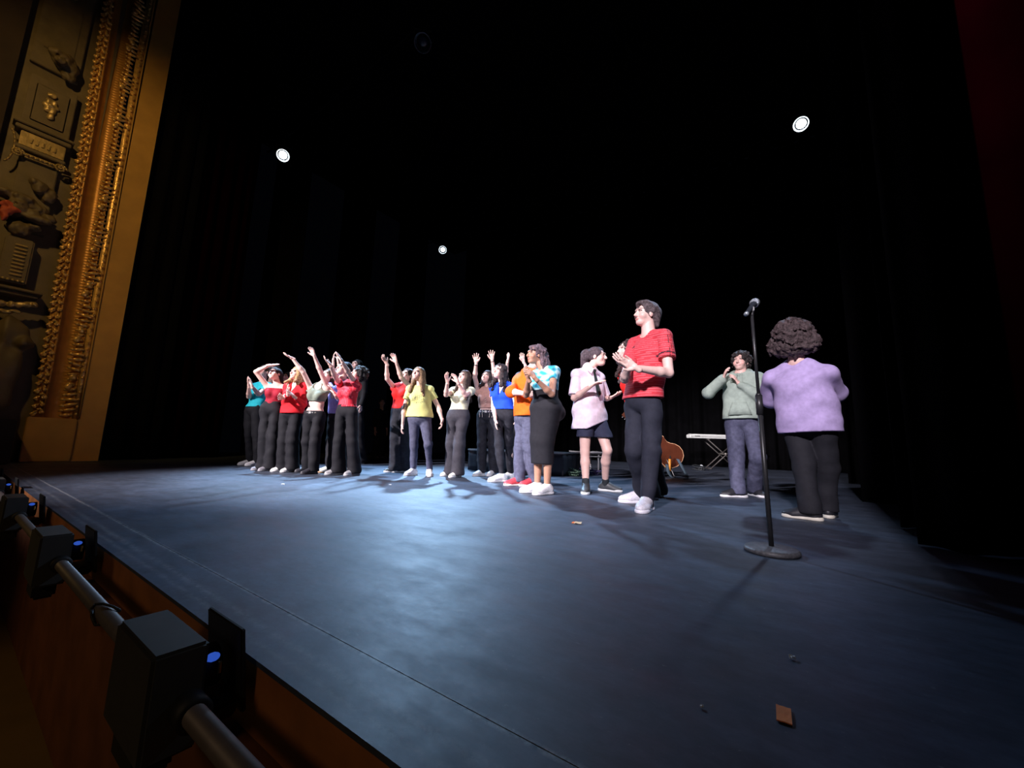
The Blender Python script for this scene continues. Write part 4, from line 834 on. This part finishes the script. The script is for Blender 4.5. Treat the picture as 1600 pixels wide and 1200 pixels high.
P.append(dict(label='woman with long light brown hair in a printed yellow T-shirt and grey skinny jeans', feet=((642, 743), (671, 744)), yaw=-12, head=(653, 585), hyaw=-32, hpitch=16, chest=(656, 609), hip=(656, 656), skin='fair', hst='long', hlen=.36, hair=(.24, .15, .085), w=1.08,
  top=dict(nm='yellow', cf=yellowtee, hem=652, sleeve=.55, so=.022, loose=.025), bot=dict(st='slim', m=DENIM), armR=(631, 640, -1, 629, 664, -1, 627, 674, -.02, RGT), armL=(685, 636, -1, 691, 657, -1, 690, 668, -.02, LF), knees=((647, 697), (669, 695)), shoe=(.82, .82, .84), laces=1, toe=(-35, 5), shoesize=1.08, key='yellow', curl=.6))
P.append(dict(label='woman clapping in a pale yellow scoop top and high-waisted grey wide trousers', feet=((700, 744), (711, 746)), yaw=-25, head=(725, 590), hyaw=-40, hpitch=12, chest=(722, 611), hip=(715, 652), skin='fair', hst='long', hlen=.38, hair=(.07, .045, .035),
  top=dict(nm='pale_yellow', col=(.74, .74, .52), hem=641, sleeve=.45, so=.022, neck='scoop'), bot=dict(st='wide', waist=640, m=cloth('charcoal_trousers', (.045, .043, .055))), armR=(697, 617, -1, 699, 597, -1, 697, 583, -.02, (.7, -.7, 0)), armL=(727, 618, -1, 715, 597, -1, 709, 585, -.02, (-.7, -.5, 0)), shoe=(.8, .8, .74), toe=(-60, -40)))
P.append(dict(label='woman with glasses, both palms raised, in a dusty pink lace-up top and belt', feet=((749, 744), (768, 744)), yaw=-15, head=(761, 590), hyaw=-30, hpitch=14, chest=(762, 612), hip=(762, 652), skin='fair', hst='long', hlen=.20, hair=(.03, .018, .018),
  top=dict(nm='dusty_pink', col=(.55, .30, .25), hem=638, sleeve=.18), bot=dict(st='straight', waist=641, m=BDENIM, belt='studs'), armR=(742, 590, -1, 744, 567, -1, 743, 552, -.01, CAMD), armL=(773, 588, -1, 769, 562, -1, 768, 546, -.01, CAMD), toe=(-45, -30), arm=1.05, spread=.3, key='glasses'))
P.append(dict(label='woman with dark wavy hair in a royal blue V-neck top and black jeans', feet=((778, 753), (792, 750)), yaw=-28, head=(780, 581), hyaw=-40, hpitch=10, chest=(786, 606), hip=(787, 650), skin='pale', hst='wavy', hlen=.30, hair=(.035, .025, .028),
  top=dict(nm='royal_blue', col=(.012, .07, .62), hem=640, sleeve=.5, neck='v', wr=.006, loose=.008), bot=dict(st='slim', waist=636, m=BDENIM), armR=(771, 634, -1, 774, 655, -1, 775, 668, -.02, RGT), armL=(806, 628, -1, 808, 647, -1, 806, 658, -.02, LF), shoe=(.82, .82, .84), toe=(-65, -55), shoesize=1.1, laces=1))
P.append(dict(label='person hidden behind the orange shirt, only two raised pale hands showing above', feet=((807, 746), (816, 746)), yaw=-5, head=(812, 592), hyaw=-10, hpitch=5, chest=(811, 612), hip=(811, 652), S=.95, skin='pale', hst='short', hair=(.03, .02, .02),
  top=dict(nm='hidden_grey', col=(.10, .10, .13), hem=650, sleeve=.5), armR=(790, 586, -1, 793, 565, -1, 796, 549, -.01, (-.8, -.4, 0)), armL=(829, 588, -1, 818, 565, -1, 814, 549, -.01, (.3, -.7, 0)), arm=1.06))
P.append(dict(label='person in an orange rolled-sleeve shirt and grey jeans, head hidden behind tie-dye woman', feet=((805, 759), (828, 760)), yaw=-62, head=(841, 560), hd=.10, hyaw=-75, hpitch=5, shw=1.08, chest=(823, 588), hip=(822, 655), fem=False, skin='fair', hst='short', hair=(.05, .03, .02), pd=.05, cd=.05,
  top=dict(nm='orange', col=(.80, .125, .008), hem=650, sleeve=1.08, loose=.045, so=.024, wr=.008, cuff=1), bot=dict(st='straight', m=DENIM), armR=(799, 612, -.16, 820, 615, -.36, 834, 613, -.03, (0, 1, .3)), armL=(830, 620, 1, 834, 606, -1, 838, 594, -.03, LF), shoe=(.55, .05, .07), sole=(.75, .72, .70), stripes_shoe=1, toe=(-70, -60), shoesize=1.05, hline=0))
def tiedye(v, c):
    q = v-c['Ch']; n = np.sin(q[:, 0]*38+2*np.sin(q[:, 2]*30))*np.sin(q[:, 2]*44+2*np.sin(q[:, 1]*30+q[:, 0]*20)); t = np.clip(n*1.4+.5, 0, 1)[:, None]
    c0 = np.array((.02, .36, .50)); c1 = np.array((.55, .80, .86)); c2 = np.array((.02, .14, .24)); out = c0*(1-t)+c1*t; out[n < -.72] = c2; return out
P.append(dict(label='woman with long curly hair in a turquoise tie-dye top and long black pencil skirt', feet=((832, 770), (849, 773)), yaw=-48, head=(837, 555), hyaw=-62, hpitch=4, chest=(851, 584), hip=(853, 640), skin='brown', hst='wavy', hlen=.40, locks=(-60, -40, -15, 10, 35, 60, 80), hair=(.12, .08, .095), w=1.20, butt=1.75, smile=False, res=.010,
  top=dict(nm='tiedye', cf=tiedye, hem=611, sleeve=.38, so=.010, kind='tie_dye_top'), bot=dict(st='skirt', waist=607, hemy=725, m=cloth('black_jersey', (.014, .014, .019))), armR=(822, 617, -.12, 826, 592, -.36, 820, 579, -.03, (.6, .3, .3)), armL=(862, 616, -.30, 836, 591, -.42, 825, 579, -.02, (-.6, .3, .1)), shoe=(.85, .85, .87), laces=1, toe=(-70, -45), shoesize=1.12, curl=.7, key='skirt'))
P.append(dict(label='laughing woman with bushy ponytail, oversized pale pink shirt, dark tie and navy shorts', feet=((915, 771), (953, 768)), nbz=.085, yaw=38, head=(934, 558), hyaw=68, hpitch=2, hroll=4, chest=(919, 588), hip=(924, 652), skin='fair', hst='pony', hair=(.07, .05, .06), hlen=.1, tail=[(0, .09, .05, .045), (.0, .14, .055, .066), (-.0, .185, .0, .070), (.0, .195, -.06, .052), (0, .19, -.11, .02)], res=.009, shw=1.05,
  top=dict(nm='pale_pink_shirt', col=(.88, .74, .84), hem=668, ext=.14, sleeve=.88, so=.030, loose=.075, wr=.010, wf=14, ws=(1.2, 1.2, .5), hemtilt=(.5, 0), collar='band', kind='oversized_shirt'), bot=dict(st='shorts', waist=655, hemy=683, m=cloth('navy_shorts', (.030, .034, .065)), o=.004), armR=(897, 622, -.16, 926, 601, -.33, 943, 593, -.07, (0, .3, -1)), armL=(946, 622, 1, 953, 622, -1, 970, 614, -.05, (0, 0, 1)), knees=((914, 706), (949, 704)), shoe=(.05, .055, .06), sole=(.72, .74, .74), sock=(.02, .025, .03), toe=(0, 75), shoesize=1.05, key='shirt'))
P.append(dict(label='laughing woman with curly hair in bright red, mostly hidden behind the red striped shirt', feet=((1008, 780), (1024, 777)), yaw=-45, head=(980, 548), hyaw=-62, hpitch=4, chest=(990, 585), hip=(1000, 640), skin='pale', hst='wavy', hlen=.36, hair=(.04, .025, .025), cd=-.0, 
  top=dict(nm='scarlet', col=(.72, .015, .012), hem=628, sleeve=.6, loose=.02), armR=(985, 618, 1, 1004, 612, 1, 1012, 606, 0, LF), armL=(1008, 620, 1, 1020, 612, -1, 1024, 606, 0, LF), toe=(-60, -30), shoe=(.8, .8, .82)))
def redstripes(v, c):
    z = v[:, 2]+.03*((v-c['Ch'])@c['s']); x = (v-c['Ch'])@c['s']; w_ = ((z % .020) < .006); base = np.where(w_[:, None], (.72, .14, .17), (.62, .035, .055))
    for sd in 'RL':
        sh, el = c['arms'][sd][0], c['arms'][sd][1]; ax = nrm(el-sh); q = v-sh; h = q@ax; up = nrm(np.array([0, 0, 1.])-ax*ax[2]+c['s']*(1.3 if sd == 'L' else -1.3)-ax*((c['s']*(1.3 if sd == 'L' else -1.3))@ax)); sdv = np.cross(ax, up)
        a = np.arctan2(q@sdv, q@up); m = (h > -.04) & (h < .30) & (np.abs(q@up) > .0) & (np.abs((a/.30) % 1-.5) < .10) & (np.abs(a) < .50) & (q@up > .02); base[m] = (.03, .015, .02)
        if sd == 'L': base[(h > .186) & (h < .2) & (np.linalg.norm(q-h[:, None]*ax, axis=1) < .09)] = (.03, .01, .02)
    q = v-c['Ch']; x = q@c['s']; zz = q[:, 2]; m = (np.abs(x+.075) < .017) & (zz > -.075) & (zz < -.05) & (q@c['fv'] > 0) & (np.abs(x+.075) < (-.048-zz)*.7); base[m] = (.05, .01, .02); return base
P.append(dict(label='tall young man clapping in a red striped sports shirt, black joggers and white trainers', feet=((994, 786), (1008, 799)), yaw=-40, head=(1009, 492), hyaw=-58, hpitch=6, chest=(1014, 533), hip=(1004, 632), fem=False, skin='pale', nbz=.07, spread=.05, hst='swept', hair=(.095, .070, .075), res=.009, hline=.012, smile=False, S=1.06, shw=.90, w=.97,
  top=dict(nm='redstripe', cf=redstripes, hem=623, sleeve=.62, so=.026, loose=.028, wr=.006, wf=13, kind='sports_shirt'), bot=dict(st='taper', m=cloth('black_joggers', (.022, .024, .038))), armR=(976, 592, -.24, 982, 572, -.42, 962, 556, -.05, (.3, .6, .6)), armL=(1045, 583, -.22, 994, 575, -.42, 968, 558, -.04, (-.5, -.5, .3)), knees=((991, 705), (1018, 705)), shoe=(.62, .60, .66), sole=(.74, .72, .78), laces=1, toe=(-70, -15), shoesize=1.18, key='red', curl=.2))
P.append(dict(label='smiling young man clapping in a sage green hoodie and grey cargo trousers', feet=((1147, 777), (1183, 776)), nbz=.080, yaw=-8, head=(1157, 566), hyaw=-18, hpitch=8, chest=(1158, 592), hip=(1160, 660), fem=False, skin='fair', hst='curly', hair=(.035, .027, .026), res=.010, S=1.0, shw=1.02,
  top=dict(nm='sage_hoodie', col=(.34, .41, .35), hem=655, sleeve=1.90, so=.026, loose=.055, wr=.009, wf=15, collar='hood', kind='hoodie'), bot=dict(st='loose', m=cloth('slate_cargo', (.085, .088, .145), var=.25)), armR=(1107, 614, -1, 1130, 592, -1, 1135, 575, -.03, (.9, 0, .2)), armL=(1190, 622, -1, 1142, 592, -1, 1137, 574, -.03, (-.8, .2, 0)), knees=((1151, 716), (1184, 714)), shoe=(.02, .02, .025), sole=(.75, .75, .76), toe=(-62, 30), shoesize=1.12, curl=.45, key='hoodie'))
P.append(dict(label='person with big curly hair seen from behind in a lilac sweatshirt and black trousers', feet=((1297, 808), (1254, 811)), yaw=162, head=(1242, 534), nbz=.13, hyaw=165, hpitch=0, chest=(1247, 586), hip=(1264, 668), skin='fair', hst='bigcurly', hair=(.060, .040, .042), res=.010, shw=1.12, S=1.02, w=1.1, fem=False, hs=.98,
  top=dict(nm='lilac_sweatshirt', col=(.44, .34, .60), hem=676, sleeve=1.8, so=.030, loose=.065, wr=.015, wf=11, ws=(1, 1, .9), hemtilt=(.05, 0), kind='sweatshirt'), bot=dict(st='straight', m=cloth('black_trousers_soft', (.014, .014, .019))), armR=(1306, 612, 1, 1285, 600, 1, 1275, 590, 0, LF), armL=(1204, 625, 1, 1215, 612, 1, 1225, 600, 0, RGT), shoe=(.015, .015, .02), sole=(.70, .66, .56), toe=(172, -100), smile=False, key='lilac'))
P.append(dict(label='dim figure in dark clothes standing at the back against the black wing drapes', feet=((588, 716), (596, 716)), yaw=30, head=(597, 629), hyaw=10, chest=(596, 644), hip=(594, 672), skin='brown', hst='short', hair=(.01, .01, .01), smile=False, top=dict(nm='dim_top', col=(.008, .008, .009), hem=668, sleeve=1.7), shoe=(.05, .05, .05), sole=(.06, .06, .06)))
R = {}
for p in P:
    r = person(p)
    if 'key' in p: R[p['key']] = r
# ---- small distinctive pieces worn by individual people
def part(mb, name, m, r, smooth=True): return mb.build(name, m, r['root'], smooth)
r = R['burg']; sc = M('pink_satin', (.75, .22, .50), .4); mb = MB(); c = r['hp'](.0, .075, .075)
mb.tube([tuple(c+r['Rh'] @ np.array([.035*math.cos(t), .02*math.sin(3*t)*.3, .035*math.sin(t)])) for t in np.linspace(0, 6.28, 12)], .018, 6); part(mb, 'scrunchie', sc, r)
r = R['glasses']; mb = MB()
for q in (-1, 1): mb.tube([tuple(r['hp'](q*.031+.022*math.cos(t), -.101, .012+.019*math.sin(t))) for t in np.linspace(0, 6.28, 14)], .002, 5)
mb.cyl(r['hp'](-.01, -.103, .015), r['hp'](.01, -.103, .015), .002); part(mb, 'glasses', bp_, r)
for sd in 'RL':
    sh, el, wr, dv, pn = r['arms'][sd]; a = wr+(el-wr)*.10; part(MB().cyl(a, a+(el-wr)*.03, .031), 'bracelet', bm_, r)
mb = MB(); f0 = r['Ch']+r['fv']*(r['WW'][5]+.045)-[0, 0, .10]
for k in range(4): mb.tube([tuple(f0+r['s']*.022-[0, 0, .035*k]), tuple(f0-r['s']*.022-[0, 0, .035*(k+1)])], .003, 5)
fb = r['Hp']+r['fv']*(r['WW'][3]+.045)
for q in (-.09, -.05, .06, .10): mb.tube([tuple(fb+r['s']*q+[0, 0, .13]), tuple(fb+r['s']*(q*1.15)+[0, 0, .05]), tuple(fb+r['s']*q*1.05+[0, 0, -.01])], .004, 5)
part(mb, 'cord_laces', M('cream_cord', (.6, .5, .45), .7), r)
r = R['shirt']; nb, fv, s_, S = r['nb'], r['fv'], r['s'], r['S']; tie = M('dark_tie_cloth', (.012, .02, .018), .6)
cb_ = np.array(nb)+fv*.088-[0, 0, .02]; 
def slab(pts, t, name, m):
    """pts: quad strip in (s, z) about the throat, given thickness along fv"""
    me = bpy.data.meshes.new(name); A = [cb_+s_*x+np.array([0, 0, z])+fv*y for x, y, z in pts]; B = [q+fv*t for q in A]; n = len(A)
    me.from_pydata([tuple(q) for q in A+B], [], [tuple(range(n))[::-1], tuple(range(n, 2*n))]+[(i, (i+1) % n, n+(i+1) % n, n+i) for i in range(n)]); return link_mesh(name, me, m, r['root'])
slab([(-.018, .03, .0), (.018, .03, .0), (.012, .035, -.035), (-.012, .035, -.035)], .016, 'tie', tie)
slab([(-.014, .03, -.03), (.014, .03, -.03), (.034, .115, -.30), (.0, .115, -.345), (-.030, .115, -.30)], .008, 'tie', tie)
col_ = bpy.data.materials['cloth_pale_pink_shirt']
for q in (-1, 1): slab([(q*.005, .028, .012), (q*.052, -.015, .045), (q*.085, .0, .0), (q*.055, .045, -.055)], .006, 'collar', col_)
for sd in 'RL': pass
r = R['hoodie']; fb = r['Hp']+r['fv']*(r['WW'][3]+.078)+[0, 0, .14]; x_ = r['s']
P2 = [[tuple(fb+x_*a*(.125-.05*t)+np.array([0, 0, -.06+.15*t])+r['fv']*(.010-.03*abs(a)-.004*t)) for t in (0, .5, 1)] for a in np.linspace(-1, 1, 9)]
grid_mesh('pouch_pocket', np.array(P2), bpy.data.materials['cloth_sage_hoodie'], r['root'], thick=.008)
for q in (-1, 1): part(MB().tube([tuple(r['nb']+r['fv']*.10+x_*q*.025-[0, 0, .03]), tuple(r['nb']+r['fv']*.135+x_*q*.03-[0, 0, .10]), tuple(r['nb']+r['fv']*.14+x_*q*.032-[0, 0, .17])], .0035, 5), 'drawstring', bpy.data.materials['cloth_sage_hoodie'], r)
